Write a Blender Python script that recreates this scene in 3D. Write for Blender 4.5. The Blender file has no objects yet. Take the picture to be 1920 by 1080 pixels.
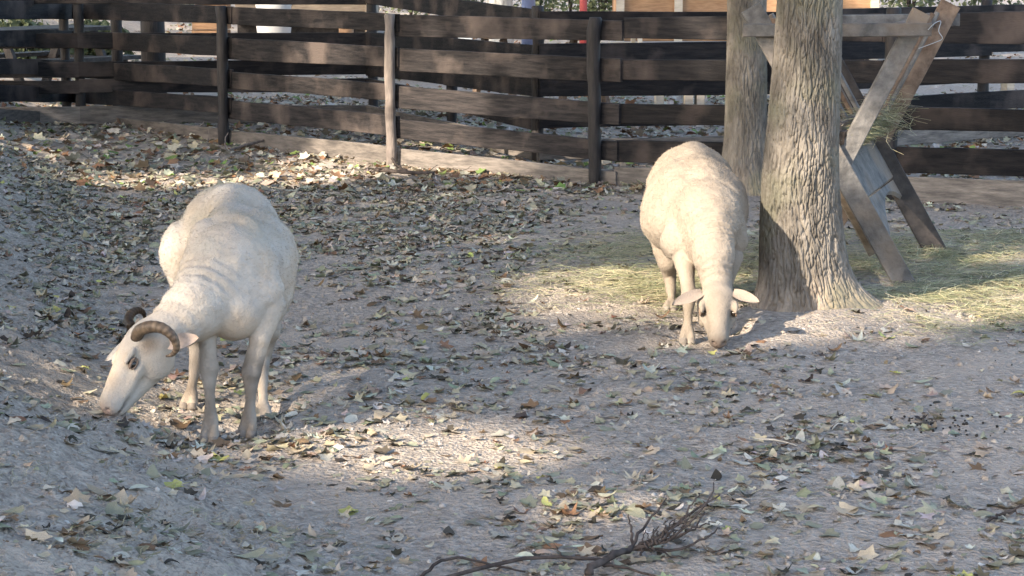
import bpy, bmesh, math, random
import numpy as np
from mathutils import Vector, Matrix

# ------------------------------------------------------------------ camera, sky, sun, exposure
sc = bpy.context.scene
F, CH = 3900.0, 1.6                       # focal length in 1920-px units, eye height
PIT = math.atan(644.0 / F)
cam_d = bpy.data.cameras.new('camera'); cam = bpy.data.objects.new('camera', cam_d)
sc.collection.objects.link(cam); sc.camera = cam
cam.location = (0, 0, CH); cam.rotation_euler = (math.pi / 2 - PIT, 0, 0)
cam_d.sensor_width = 36.0; cam_d.lens = 36.0 * F / 1920.0
cam_d.clip_start = 0.1; cam_d.clip_end = 900
sc.render.resolution_x = 1024; sc.render.resolution_y = 576

SUN_EL = math.radians(30); SUN_AZ = math.radians(48)          # light travels towards (sin az, cos az)
SD = np.array([math.sin(SUN_AZ), math.cos(SUN_AZ)]); COT = 1 / math.tan(SUN_EL)
w = bpy.data.worlds.new('World'); sc.world = w; w.use_nodes = True
nt = w.node_tree; bg = nt.nodes['Background']
sky = nt.nodes.new('ShaderNodeTexSky'); sky.sky_type = 'NISHITA'; sky.sun_disc = False
sky.sun_elevation = SUN_EL; sky.sun_rotation = math.atan2(-SD[0], -SD[1])
sky.air_density = 1.0; sky.dust_density = 2.0; sky.ozone_density = 1.0
nt.links.new(sky.outputs[0], bg.inputs[0]); bg.inputs[1].default_value = 0.15
sun_d = bpy.data.lights.new('sun', 'SUN'); sun = bpy.data.objects.new('sun', sun_d)
sc.collection.objects.link(sun)
sun_d.energy = 3.2; sun_d.angle = math.radians(0.6); sun_d.color = (1.0, 0.87, 0.70)
sun.rotation_euler = Vector((SD[0] * math.cos(SUN_EL), SD[1] * math.cos(SUN_EL), -math.sin(SUN_EL))).to_track_quat('-Z', 'Y').to_euler()
sc.view_settings.view_transform = 'Standard'; sc.view_settings.look = 'None'
sc.view_settings.gamma = 1; sc.view_settings.exposure = 2.15
sc.render.engine = 'CYCLES'

rng = np.random.default_rng(7); random.seed(7)
COL = sc.collection

# ------------------------------------------------------------------ helpers
def dirpx(px, py):
    u = (px - 960.0) / F; v = -(py - 540.0) / F
    return np.array([u, math.cos(PIT) + v * math.sin(PIT), -math.sin(PIT) + v * math.cos(PIT)])
def P(px, py, Y):
    d = dirpx(px, py); t = Y / d[1]
    return np.array([d[0] * t, Y, CH + d[2] * t])
def project(p):
    p = np.asarray(p, float); dx = p[..., 0]; dy = p[..., 1]; dz = p[..., 2] - CH
    f = dy * math.cos(PIT) - dz * math.sin(PIT); u = dy * math.sin(PIT) + dz * math.cos(PIT)
    f = np.where(f > 0.05, f, 0.05)
    return 960 + F * dx / f, 540 - F * u / f
_perm = np.random.default_rng(3).permutation(256); _perm = np.concatenate([_perm, _perm, _perm])
_g = np.random.default_rng(4).normal(size=(256, 3)); _g /= np.linalg.norm(_g, axis=1)[:, None]
def perlin(p):
    p = np.asarray(p, float); i = np.floor(p).astype(int); f = p - i; i = i & 255
    u = f * f * f * (f * (f * 6 - 15) + 10); r = 0
    for a in (0, 1):
        for b in (0, 1):
            for c in (0, 1):
                h = _perm[_perm[_perm[i[:, 0] + a] + i[:, 1] + b] + i[:, 2] + c]
                g = _g[h]; d = f - np.array([a, b, c])
                wt = (u[:, 0] if a else 1 - u[:, 0]) * (u[:, 1] if b else 1 - u[:, 1]) * (u[:, 2] if c else 1 - u[:, 2])
                r = r + wt * (g * d).sum(1)
    return r
def fbm(p, o=3):
    s = 0; a = 1.0
    for k in range(o): s = s + a * perlin(p * 2 ** k + 17.3 * k); a *= 0.5
    return s
def xyn(x, y, f, z=0.5, o=3):
    x = np.asarray(x, float); sh = x.shape
    return fbm(np.stack([x.ravel() * f, np.asarray(y, float).ravel() * f, np.full(x.size, z)], 1), o).reshape(sh)

BY = [0, 3, 5.2, 6.0, 6.7, 8, 10, 13, 16, 30]; BX = [1.0, .2, -.55, -.98, -1.36, -1.70, -2.12, -2.85, -3.8, -7]
TREE = P(1530, 600, 8.98)
PADS = [(P(395, 826, 6.69), .015), (P(466, 815, 6.78), .015), (P(356, 763, 7.23), .015), (P(497, 788, 7.18), .015), (P(196, 786, 6.46), .004), (P(1288, 641, 8.385), .015), (P(1355, 624, 8.56), .015), (P(1256, 581, 9.12), .015), (P(1350, 579, 9.12), .015), (P(1347, 660, 8.15), .004)]
def gh(x, y):
    z = gh0(x, y); x = np.asarray(x, float); y = np.asarray(y, float); ws = 1e-4; acc_ = 0.
    for p_, o_ in PADS:
        w_ = np.exp(-((x - p_[0]) ** 2 + (y - p_[1]) ** 2) / .11 ** 2); ws = ws + w_; acc_ = acc_ + w_ * (p_[2] - o_ + .008)
    k_ = np.clip(ws * 1.6, 0, 1); k_ = k_ * k_ * (3 - 2 * k_); return z * (1 - k_) + acc_ / ws * k_
def gh0(x, y):
    x = np.asarray(x, float); y = np.asarray(y, float)
    t = np.interp(y, BY, BX) - x
    sp = np.where(t > 2, t, 0.16 * np.log1p(np.exp(np.clip(t / 0.16, -30, 30))))
    z = 0.62 * np.tanh(0.52 * sp / 0.62)
    z = z + 0.05 * np.exp(-((x - TREE[0]) ** 2 + (y - TREE[1] + .1) ** 2) / 0.3)
    z = z - 0.035 * np.exp(-((x + 0.95) ** 2 / .2 + (y - 7.35) ** 2 / .12))
    z = z + 0.03 * np.exp(-((x - 0.25) ** 2 / .6 + (y - 5.9) ** 2 / .12))
    near = np.clip((17 - y) / 3, 0, 1)
    return z + near * 0.022 * xyn(x, y, 0.9, 2.2, 2)
def G(px, py):
    d = dirpx(px, py); o = np.array([0, 0, CH]); t = (CH) / -d[2] * .75; 
    for k in range(60):
        p = o + d * t; g = float(gh(p[0], p[1])); t += (p[2] - g) / -d[2] * 0.7
    p = o + d * t; return p

def tag(o, label=None, cat=None, group=None, kind=None):
    if label: o['label'] = label
    if cat: o['category'] = cat
    if group: o['group'] = group
    if kind: o['kind'] = kind
    return o
def empty(name, loc, rz=0):
    o = bpy.data.objects.new(name, None); COL.objects.link(o); o.location = loc; o.rotation_euler = (0, 0, rz)
    o.empty_display_size = .1
    return o
def mk(name, v, f, mat, parent=None, smooth=True, col=None):
    """one mesh object; vertices in world space, rebased on the parent's location"""
    me = bpy.data.meshes.new(name); v = np.asarray(v, float)
    if parent is not None:
        q = parent
        while q is not None: v = v - np.array(q.location); q = q.parent
    if isinstance(f, np.ndarray):
        n, k = f.shape
        me.vertices.add(len(v)); me.vertices.foreach_set('co', v.astype(np.float32).ravel())
        me.loops.add(n * k); me.loops.foreach_set('vertex_index', f.astype(np.int32).ravel())
        me.polygons.add(n); me.polygons.foreach_set('loop_start', np.arange(0, n * k, k, dtype=np.int32))
        me.polygons.foreach_set('loop_total', np.full(n, k, dtype=np.int32)); me.update(calc_edges=True)
    else:
        me.from_pydata([tuple(p) for p in v], [], f); me.update()
    me.polygons.foreach_set('use_smooth', np.full(len(me.polygons), smooth))
    if col is not None:
        a = me.color_attributes.new('col', 'FLOAT_COLOR', 'POINT')
        c = np.ones((len(v), 4), np.float32); c[:, :3] = col; a.data.foreach_set('color', c.ravel())
    me.materials.append(mat)
    o = bpy.data.objects.new(name, me); COL.objects.link(o)
    if parent is not None: o.parent = parent
    return o
def copy_tree(o, parent=None):
    c = o.copy(); COL.objects.link(c); c.parent = parent
    for ch in o.children: copy_tree(ch, c)
    return c

# ------------------------------------------------------------------ materials
def material(name, c1, c2, scale=6.0, stretch=(1, 1, 1), rough=0.85, bump=0.3, bscale=40.0, c3=None, s3=2.0, attr=False, spec=0.3, bdist=0.01, trans=0.0, objrand=0.0, thr=(.35, .65)):
    m = bpy.data.materials.new(name); m.use_nodes = True; n = m.node_tree.nodes; l = m.node_tree.links
    b = n['Principled BSDF']; b.inputs['Roughness'].default_value = rough
    b.inputs['Specular IOR Level'].default_value = spec
    tc = n.new('ShaderNodeTexCoord'); mp = n.new('ShaderNodeMapping'); mp.inputs['Scale'].default_value = stretch
    l.new(tc.outputs['Object'], mp.inputs[0])
    no = n.new('ShaderNodeTexNoise'); no.inputs['Scale'].default_value = scale; no.inputs['Detail'].default_value = 6; no.inputs['Roughness'].default_value = .65
    l.new(mp.outputs[0], no.inputs['Vector'])
    cr = n.new('ShaderNodeValToRGB'); cr.color_ramp.elements[0].position = thr[0]; cr.color_ramp.elements[1].position = thr[1]
    cr.color_ramp.elements[0].color = (*c1, 1); cr.color_ramp.elements[1].color = (*c2, 1)
    l.new(no.outputs[0], cr.inputs[0]); out = cr.outputs[0]
    if c3 is not None:
        n3 = n.new('ShaderNodeTexNoise'); n3.inputs['Scale'].default_value = s3; n3.inputs['Detail'].default_value = 4
        l.new(tc.outputs['Object'], n3.inputs['Vector'])
        r3 = n.new('ShaderNodeValToRGB'); r3.color_ramp.elements[0].position = .5; r3.color_ramp.elements[1].position = .68
        l.new(n3.outputs[0], r3.inputs[0])
        mx = n.new('ShaderNodeMixRGB'); l.new(r3.outputs[0], mx.inputs[0]); l.new(out, mx.inputs[1]); mx.inputs[2].default_value = (*c3, 1); out = mx.outputs[0]
    if attr:
        at = n.new('ShaderNodeAttribute'); at.attribute_name = 'col'
        mx = n.new('ShaderNodeMixRGB'); mx.blend_type = 'MULTIPLY'; mx.inputs[0].default_value = 1; l.new(out, mx.inputs[1]); l.new(at.outputs['Color'], mx.inputs[2]); out = mx.outputs[0]
    if objrand:
        oi = n.new('ShaderNodeObjectInfo'); hs = n.new('ShaderNodeHueSaturation')
        mr = n.new('ShaderNodeMapRange'); mr.inputs[3].default_value = 1 - objrand; mr.inputs[4].default_value = 1 + objrand
        l.new(oi.outputs['Random'], mr.inputs[0]); l.new(mr.outputs[0], hs.inputs['Value']); l.new(out, hs.inputs['Color']); out = hs.outputs[0]
    l.new(out, b.inputs['Base Color'])
    if bump:
        nb = n.new('ShaderNodeTexNoise'); nb.inputs['Scale'].default_value = bscale; nb.inputs['Detail'].default_value = 5
        l.new(mp.outputs[0], nb.inputs['Vector'])
        bp = n.new('ShaderNodeBump'); bp.inputs['Strength'].default_value = bump; bp.inputs['Distance'].default_value = bdist
        l.new(nb.outputs[0], bp.inputs['Height']); l.new(bp.outputs[0], b.inputs['Normal'])
    if trans:
        tr = n.new('ShaderNodeBsdfTranslucent'); l.new(out, tr.inputs[0]); ms = n.new('ShaderNodeMixShader'); ms.inputs[0].default_value = trans
        l.new(b.outputs[0], ms.inputs[1]); l.new(tr.outputs[0], ms.inputs[2]); l.new(ms.outputs[0], n['Material Output'].inputs[0])
    return m
M = {}
M['dirt'] = material('dirt', (.215, .180, .152), (.455, .395, .335), scale=30, c3=(.40, .335, .275), s3=1.6, bump=1.0, bscale=60, bdist=.03, rough=.95, spec=.05, thr=(.32, .68))
M['darkwood'] = material('dark_stained_wood', (.008, .008, .0095), (.022, .0195, .0195), scale=5, stretch=(1, 1, 9), bump=.5, bscale=25, rough=.72, spec=.10, c3=(.06, .047, .042), s3=3.0, objrand=.3)
M['sunlitwood'] = material('sunlit_stained_wood', (.012, .0115, .0125), (.040, .034, .033), scale=5, stretch=(1, 1, 9), bump=.5, bscale=25, rough=.72, spec=.10, c3=(.095, .075, .066), s3=3.0, objrand=.3)  # dark stain lightened to imitate sun on two fence sections
M['dustwood'] = material('dusty_stained_wood', (.085, .075, .068), (.20, .172, .15), scale=6, stretch=(1, 1, 6), bump=.5, bscale=25, rough=.85, spec=.15, objrand=.2)
M['postwood'] = material('post_wood', (.10, .083, .073), (.21, .172, .15), scale=8, stretch=(4, 4, .6), bump=.6, bscale=14, rough=.75, c3=(.075, .06, .053), s3=5)  # pale post wood, raised further to imitate sunlight on the post
M['postdark'] = material('post_wood_dark', (.012, .010, .010), (.03, .025, .024), scale=8, stretch=(4, 4, .6), bump=.6, bscale=14, rough=.7)
M['greywood'] = material('weathered_grey_wood', (.075, .070, .067), (.165, .154, .144), scale=14, stretch=(1, 1, 1), bump=.7, bscale=40, rough=.85, c3=(.20, .15, .11), s3=2.5, objrand=.2)
M['brownwood'] = material('weathered_brown_wood', (.07, .045, .032), (.2, .14, .10), scale=10, bump=.7, bscale=40, rough=.85, objrand=.2)
M['blackwood'] = material('blackened_wood', (.02, .018, .018), (.06, .05, .045), scale=10, bump=.6, bscale=30, rough=.75)
M['orangewood'] = material('honey_wood', (.20, .11, .058), (.30, .18, .10), scale=6, stretch=(1, 1, 8), bump=.3, rough=.7, objrand=.15)
M['beigewood'] = material('beige_wood', (.20, .155, .115), (.30, .24, .18), scale=6, stretch=(1, 1, 8), bump=.3, rough=.8, objrand=.1)
M['palewood'] = material('pale_wood', (.36, .31, .25), (.48, .42, .34), scale=6, stretch=(1, 1, 4), bump=.3, rough=.8)
M['bark'] = material('grey_brown_bark', (.105, .092, .078), (.225, .198, .168), scale=16, stretch=(1, 1, .35), bump=1.0, bscale=55, bdist=.010, rough=.95, spec=.1, c3=(.165, .155, .115), s3=3.5, attr=True)
M['palebark'] = material('pale_bark', (.30, .28, .25), (.62, .60, .56), scale=14, stretch=(1, 1, .3), bump=.8, bscale=30, rough=.9)
M['leaf'] = material('litter_leaf', (.75, .75, .75), (1.1, 1.1, 1.1), scale=45, bump=.25, bscale=90, bdist=.004, rough=.8, spec=.12, attr=True, trans=.04)
M['hay'] = material('hay', (.8, .8, .8), (1.1, 1.1, 1.1), scale=20, bump=0, rough=.7, spec=.25, attr=True, trans=.2)
M['canopy'] = material('canopy_leaf', (.05, .08, .02), (.10, .13, .035), scale=3, bump=0, rough=.6, trans=.12)
M['wool'] = material('wool', (.88, .87, .86), (1.05, 1.05, 1.05), scale=9, bump=.55, bscale=130, bdist=.006, rough=.95, spec=.08, attr=True)
M['horn'] = material('horn', (.075, .05, .034), (.24, .165, .105), scale=30, bump=.5, bscale=70, bdist=.004, rough=.55, attr=True)
M['eye'] = material('eye', (.012, .008, .006), (.03, .02, .012), scale=20, bump=0, rough=.12, spec=.6)
M['hoof'] = material('hoof_horn', (.12, .10, .085), (.24, .205, .17), scale=30, bump=.4, rough=.7)
M['twig'] = material('dead_twig', (.03, .023, .02), (.085, .065, .055), scale=25, bump=.5, bscale=60, bdist=.003, rough=.9)
M['palestick'] = material('pale_stick', (.35, .30, .24), (.5, .44, .36), scale=25, bump=.4, rough=.9)
M['dung'] = material('dung', (.012, .010, .009), (.035, .028, .022), scale=25, bump=.5, rough=.8)
M['pebble'] = material('pebble', (.25, .22, .20), (.45, .42, .38), scale=12, bump=.4, rough=.9)
M['white'] = material('white_plastic', (.30, .30, .31), (.36, .36, .36), scale=4, bump=0, rough=.5)
M['blue'] = material('blue_paint', (.16, .20, .34), (.22, .26, .42), scale=4, bump=0, rough=.5)
M['red'] = material('red_paint', (.32, .05, .05), (.40, .07, .06), scale=4, bump=0, rough=.5)
M['greymetal'] = material('grey_metal', (.25, .27, .30), (.36, .38, .40), scale=4, bump=.1, rough=.5)
M['roof'] = material('roof_felt', (.06, .05, .05), (.1, .09, .085), scale=6, bump=.4, rough=.9)
M['bush'] = material('bush_leaf', (.06, .075, .035), (.13, .145, .075), scale=3, bump=0, rough=.6, trans=.2)

# ------------------------------------------------------------------ ground: one sheet, fine where the photo looks at it
def axis(lo, hi, step, far0, far1):
    a = np.arange(lo, hi, step); l = [lo]; s = step
    while l[-1] > far0: s *= 1.3; l.append(l[-1] - s)
    r = [a[-1]]; s = step
    while r[-1] < far1: s *= 1.22; r.append(r[-1] + s)
    return np.concatenate([np.array(l[:0:-1]), a, np.array(r[1:])])
gx = axis(-3.5, 3.6, .019, -250, 250); gy = axis(3.4, 14.3, .024, -150, 600)
GX, GY = np.meshgrid(gx, gy)
def micro(x, y):
    n = xyn(x, y, 4.5, 9.1, 2) * .012 + xyn(x, y, 13, 4.4, 3) * .0085
    tx = np.clip((np.interp(y, BY, BX) - x + .3) / .4, 0, 1)        # the bank is rougher, hoof-trodden
    r = 1 - 2 * np.abs(xyn(x + .35 * y, y - .25 * x, 5.0, 7.7, 3)); 
    pad = 0
    for p_, o_ in PADS: pad = np.maximum(pad, np.exp(-((x - p_[0]) ** 2 + (y - p_[1]) ** 2) / .08 ** 2))
    return (n + tx * (.026 * r + .013 * xyn(x, y, 11, 1.4, 2))) * (1 - .8 * pad)
inn = (np.abs(GX) < 6) & (GY > 2.5) & (GY < 20)
GZ = gh(GX, GY); GZ[inn] += micro(GX[inn], GY[inn])
ny, nx = GX.shape
idx = np.arange(nx * ny).reshape(ny, nx)
quads = np.stack([idx[:-1, :-1], idx[:-1, 1:], idx[1:, 1:], idx[1:, :-1]], -1).reshape(-1, 4)
g = mk('ground', np.stack([GX.ravel(), GY.ravel(), GZ.ravel()], 1), quads, M['dirt'])
tag(g, 'trodden grey brown bare earth of the paddock', 'ground', kind='structure')
def gz(x, y):
    x = np.asarray(x, float); y = np.asarray(y, float); return gh(x, y) + micro(x, y)

# ------------------------------------------------------------------ generic shapes
def tube(pts, rad, seg=10, closed=True):
    pts = np.asarray(pts, float); n = len(pts); rad = np.broadcast_to(np.asarray(rad, float), (n,))
    tn = np.gradient(pts, axis=0); tn /= np.linalg.norm(tn, axis=1)[:, None] + 1e-9
    up = np.array([0, 0, 1.0]) if abs(tn[0, 2]) < .9 else np.array([1.0, 0, 0])
    V = []; a = np.cross(tn[0], up); a /= np.linalg.norm(a)
    th = np.arange(seg) * 2 * math.pi / seg
    for i in range(n):
        a = a - tn[i] * a.dot(tn[i]); a /= np.linalg.norm(a); b = np.cross(tn[i], a)
        V.append(pts[i] + rad[i] * (np.cos(th)[:, None] * a + np.sin(th)[:, None] * b))
    V = np.concatenate(V); Fc = []
    for i in range(n - 1):
        for k in range(seg):
            k2 = (k + 1) % seg; Fc.append((i * seg + k, i * seg + k2, (i + 1) * seg + k2, (i + 1) * seg + k))
    if closed: Fc.append(tuple(range(seg))[::-1]); Fc.append(tuple((n - 1) * seg + k for k in range(seg)))
    return V, Fc
def merge(parts):
    V = []; Fc = []; o = 0
    for v, f in parts:
        V.append(np.asarray(v)); Fc += [tuple(i + o for i in q) for q in f]; o += len(v)
    return np.concatenate(V), Fc
def spline(ctrl, n):
    c = np.asarray(ctrl, float); k = len(c); t = np.linspace(0, k - 1, n); out = []
    for u in t:
        i = min(int(u), k - 2); f = u - i
        p0 = c[max(i - 1, 0)]; p1 = c[i]; p2 = c[i + 1]; p3 = c[min(i + 2, k - 1)]
        out.append(.5 * (2 * p1 + (p2 - p0) * f + (2 * p0 - 5 * p1 + 4 * p2 - p3) * f * f + (3 * p1 - p0 - 3 * p2 + p3) * f ** 3))
    return np.array(out)
def plank(TL, TR, BL, BR, nrm, th, n=14, jit=.004, seed=0):
    """board with slightly wavering, chamfered edges; nrm = outward face normal, th = thickness"""
    r = np.random.default_rng(seed); V = []; Fc = []
    TL, TR, BL, BR, nrm = map(np.asarray, (TL, TR, BL, BR, nrm))
    bow = r.normal() * jit * 1.5; c = .004
    w1 = np.cumsum(r.normal(size=n + 1)) * jit * .35; w2 = np.cumsum(r.normal(size=n + 1)) * jit * .35
    upv = (TL - BL) / np.linalg.norm(TL - BL)
    for i in range(n + 1):
        t = i / n; tp = TL + (TR - TL) * t + upv * (w1[i] - w1[0]); bt = BL + (BR - BL) * t + upv * (w2[i] - w2[0])
        o = nrm * bow * math.sin(math.pi * t)
        ring = [tp - upv * c + nrm * th / 2, bt + upv * c + nrm * th / 2, bt + nrm * (th / 2 - c), bt - nrm * th / 2, tp - nrm * th / 2, tp + nrm * (th / 2 - c)]
        V += [p + o for p in ring]
    for i in range(n):
        for k in range(6):
            k2 = (k + 1) % 6; Fc.append((i * 6 + k, i * 6 + k2, (i + 1) * 6 + k2, (i + 1) * 6 + k))
    Fc.append(tuple(range(6))[::-1]); Fc.append(tuple(n * 6 + k for k in range(6)))
    return np.array(V), Fc
def beam(a, b, width, thick, side, n=6, seed=0, jit=.003, round_top=False):
    """a board from a to b; side = direction of its width; thickness is across both"""
    a = np.asarray(a, float); b = np.asarray(b, float); ax = b - a; ax /= np.linalg.norm(ax)
    side = np.asarray(side, float); side = side - ax * side.dot(ax); side /= np.linalg.norm(side); nr = np.cross(ax, side)
    return plank(a + side * width / 2, b + side * width / 2, a - side * width / 2, b - side * width / 2, nr, thick, n, jit, seed)
def box(c, s, rz=0):
    c = np.asarray(c, float); V = []
    for dx, dy, dz in ((-1, -1, -1), (1, -1, -1), (1, 1, -1), (-1, 1, -1), (-1, -1, 1), (1, -1, 1), (1, 1, 1), (-1, 1, 1)):
        x, y = dx * s[0] / 2, dy * s[1] / 2
        V.append(c + [x * math.cos(rz) - y * math.sin(rz), x * math.sin(rz) + y * math.cos(rz), dz * s[2] / 2])
    return np.array(V), [(0, 3, 2, 1), (4, 5, 6, 7), (0, 1, 5, 4), (1, 2, 6, 5), (2, 3, 7, 6), (3, 0, 4, 7)]

# ------------------------------------------------------------------ sheep: a smooth distance field meshed as one surface
class Field:
    def __init__(s, lo, hi, h):
        s.lo = np.asarray(lo, float); s.h = h; s.n = np.ceil((np.asarray(hi) - s.lo) / h).astype(int)
        s.a = np.ones(s.n, np.float32)
    def _sub(s, lo, hi):
        i0 = np.clip(np.floor((lo - s.lo) / s.h).astype(int), 0, s.n); i1 = np.clip(np.ceil((hi - s.lo) / s.h).astype(int) + 1, 0, s.n)
        ax = [s.lo[k] + s.h * np.arange(i0[k], i1[k]) for k in range(3)]
        X, Y, Z = np.meshgrid(*ax, indexing='ij'); sl = tuple(slice(i0[k], i1[k]) for k in range(3))
        return sl, np.stack([X, Y, Z], -1).astype(np.float32)
    def put(s, sl, d, k, cut=False):
        a = s.a[sl]
        if cut: d = -d; hh = np.clip(k - np.abs(a - d), 0, None) / k; s.a[sl] = np.maximum(a, d) + hh * hh * k * .25
        else: hh = np.clip(k - np.abs(a - d), 0, None) / k; s.a[sl] = np.minimum(a, d) - hh * hh * k * .25
    def cone(s, a, b, ra, rb, k=.03, wr=None, cut=False):
        a = np.asarray(a, float); b = np.asarray(b, float); R = max(ra, rb) + k + .02
        sl, p = s._sub(np.minimum(a, b) - R, np.maximum(a, b) + R)
        ab = (b - a); t = np.clip(((p - a) @ ab) / (ab @ ab), 0, 1)
        r = ra + (rb - ra) * t
        if wr is not None: r = r + wr(t, p)
        s.put(sl, np.linalg.norm(p - (a + t[..., None] * ab), axis=-1) - r, k, cut)
    def ell(s, c, r, Rm=None, k=.05, cut=False):
        c = np.asarray(c, float); r = np.asarray(r, float); m = r.max() + k + .02
        sl, p = s._sub(c - m, c + m); q = p - c
        if Rm is not None: q = q @ Rm.T
        k0 = np.linalg.norm(q / r, axis=-1); k1 = np.linalg.norm(q / (r * r), axis=-1) + 1e-9
        s.put(sl, k0 * (k0 - 1) / k1, k, cut)
    def chain(s, pts, rad, k=.025):
        for i in range(len(pts) - 1): s.cone(pts[i], pts[i + 1], rad[i], rad[i + 1], k)
    def mesh(s):
        a = s.a; ins = a < 0
        base = ins[:-1, :-1, :-1]; mixed = np.zeros(base.shape, bool); n = a.shape
        def cor(A, d): return A[d[0]:n[0] - 1 + d[0], d[1]:n[1] - 1 + d[1], d[2]:n[2] - 1 + d[2]]
        C = [(x, y, z) for x in (0, 1) for y in (0, 1) for z in (0, 1)]
        for d in C: mixed |= cor(ins, d) != base
        ci = np.argwhere(mixed); vid = -np.ones(base.shape, np.int64); vid[mixed] = np.arange(len(ci))
        val = {d: cor(a, d)[mixed] for d in C}
        acc = np.zeros((len(ci), 3)); cnt = np.zeros(len(ci))
        for d in C:
            for k in range(3):
                if d[k] == 0:
                    e = list(d); e[k] = 1; e = tuple(e); v0, v1 = val[d], val[e]; m = (v0 < 0) != (v1 < 0)
                    t = np.where(m, v0 / (v0 - v1 + 1e-12), 0); p = np.tile(np.array(d, float), (len(ci), 1)); p[:, k] += t
                    acc[m] += p[m]; cnt[m] += 1
        V = s.lo + s.h * (ci + acc / cnt[:, None]); Q = []
        for k in range(3):
            o1, o2 = [(1, 2), (2, 0), (0, 1)][k]
            i0 = [slice(1, n[q] - 1) for q in range(3)]; i1 = list(i0); i1[k] = slice(2, n[k]); 
            A = ins[tuple(i0)]; B = np.zeros_like(A); Bs = ins[tuple(i1)]; B[tuple(slice(0, z) for z in Bs.shape)] = Bs
            for flip in (0, 1):
                e = np.argwhere((A & ~B) if not flip else (~A & B)) + 1
                def vv(da, db):
                    q = e.copy(); q[:, o1] += da; q[:, o2] += db; return vid[q[:, 0], q[:, 1], q[:, 2]]
                q = np.stack([vv(-1, -1), vv(0, -1), vv(0, 0), vv(-1, 0)], 1)
                Q.append(q if not flip else q[:, ::-1])
        Q = np.concatenate(Q); Q = Q[(Q >= 0).all(1)]
        return V, Q
def vnormals(V, Q):
    fn = np.cross(V[Q[:, 2]] - V[Q[:, 0]], V[Q[:, 3]] - V[Q[:, 1]]); N = np.zeros_like(V)
    for k in range(4): np.add.at(N, Q[:, k], fn)
    return N / (np.linalg.norm(N, axis=1)[:, None] + 1e-12)
def seg_d(p, a, b):
    a = np.asarray(a); b = np.asarray(b); ab = b - a; t = np.clip((p - a) @ ab / (ab @ ab), 0, 1)
    return np.linalg.norm(p - (a + t[:, None] * ab), axis=1)

def head_frame(O, T, Lg):
    Fv = T - O; s = np.linalg.norm(Fv); Fv /= s; L = np.asarray(Lg, float); L = L - Fv * L.dot(Fv); L /= np.linalg.norm(L)
    U = np.cross(Fv, L); R = np.stack([Fv, L, U]); k = s / .205
    return (lambda f, l, u: O + Fv * f * k + L * l + U * u), R
def sheep_head(fd, H0, R, wf=1.0):
    H = lambda f, l, u: H0(f, l * wf, u); Hn = H0; wn = min(wf, 1.05)
    fd.ell(H(.010, 0, .0), (.082, .062 * wf, .070), R, .045)              # cranium
    fd.cone(H(.05, 0, .022), H(.190, 0, .010), .047 * min(wf, 1.15), .034 * wn, .02)     # face and nasal bridge
    fd.cone(H(.020, 0, -.072), H(.182, 0, -.033), .042, .028, .025)  # jaw
    for s in (-1, 1):
        fd.ell(H(.030, s * .038, -.048), (.062, .028, .058), R, .022)   # cheek
        fd.ell(H(.066, s * .052, .044), (.032, .013, .012), R, .010)   # brow
        fd.ell(H(.085, s * .050, -.002), (.030, .010, .010), R, .012)   # cheekbone
        fd.cone(H(.09, s * .036, -.010), Hn(.175, s * .024, -.012), .020, .019, .014)
        fd.ell(H(.083, s * .060, .025), (.027, .014, .016), R, .008, cut=True)   # eye socket
        fd.cone(H(.098, s * .056, .008), H(.125, s * .050, -.004), .005, .003, .006, cut=True)   # tear groove
    fd.ell(H(.208, 0, -.004), (.036, .036 * wn, .038), R, .02)           # muzzle
    fd.ell(H(.200, 0, -.036), (.030, .024, .016), R, .010)          # chin
    for s in (-1, 1):
        fd.ell(Hn(.236, s * .020, .010), (.016, .007, .006), R, .004, cut=True)   # nostril
        fd.cone(Hn(.240, s * .010, -.022), Hn(.165, s * .044, -.028), .0055, .004, .003, cut=True)   # mouth
def leg(fd, pts, rad, hoof, fwd, lat, k=.008):
    fd.chain(pts, [q * (.9 if i_ in (0, 2) else .80) for i_, q in enumerate(rad)], k)
    a = np.asarray(pts[-1]); fwd = np.asarray(fwd); lat = np.asarray(lat)
    for s in (-1, 1):
        fd.cone(a + lat * s * .007, hoof + lat * s * .0155 + fwd * .010 + np.array([0, 0, .014]), .019, .0175, .006)
    fd.cone(a - fwd * .02 + lat * 0, a - fwd * .027 - np.array([0, 0, .012]), .012, .008, .01)     # dew claws
def ear_mesh(root, tip, nrm, width, cup=.25, n=12, m=7):
    root = np.asarray(root); tip = np.asarray(tip); ax = tip - root; nrm = np.asarray(nrm, float); nrm = nrm - ax * nrm.dot(ax) / ax.dot(ax); nrm /= np.linalg.norm(nrm)
    sd = np.cross(ax / np.linalg.norm(ax), nrm); V = []; Fc = []
    for side in (1, -1):
        for i in range(n + 1):
            t = i / n; wd = width / 2 * (.60 + .42 * math.sin(math.pi * t ** .8)) * math.sqrt(max(1 - t ** 4, 0))
            for j in range(m):
                s = -1 + 2 * j / (m - 1); th = .0045 * (1 - s * s) * math.sqrt(max(1 - t * t, 0))
                V.append(root + ax * t + sd * s * wd + nrm * (cup * width * (s * s - .4) * (1 - .4 * t) - .10 * width * t * t + side * th))
    o = (n + 1) * m
    for i in range(n):
        for j in range(m - 1):
            q = (i * m + j, i * m + j + 1, (i + 1) * m + j + 1, (i + 1) * m + j); Fc.append(q); Fc.append(tuple(o + z for z in q[::-1]))
    return np.array(V), Fc

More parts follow.
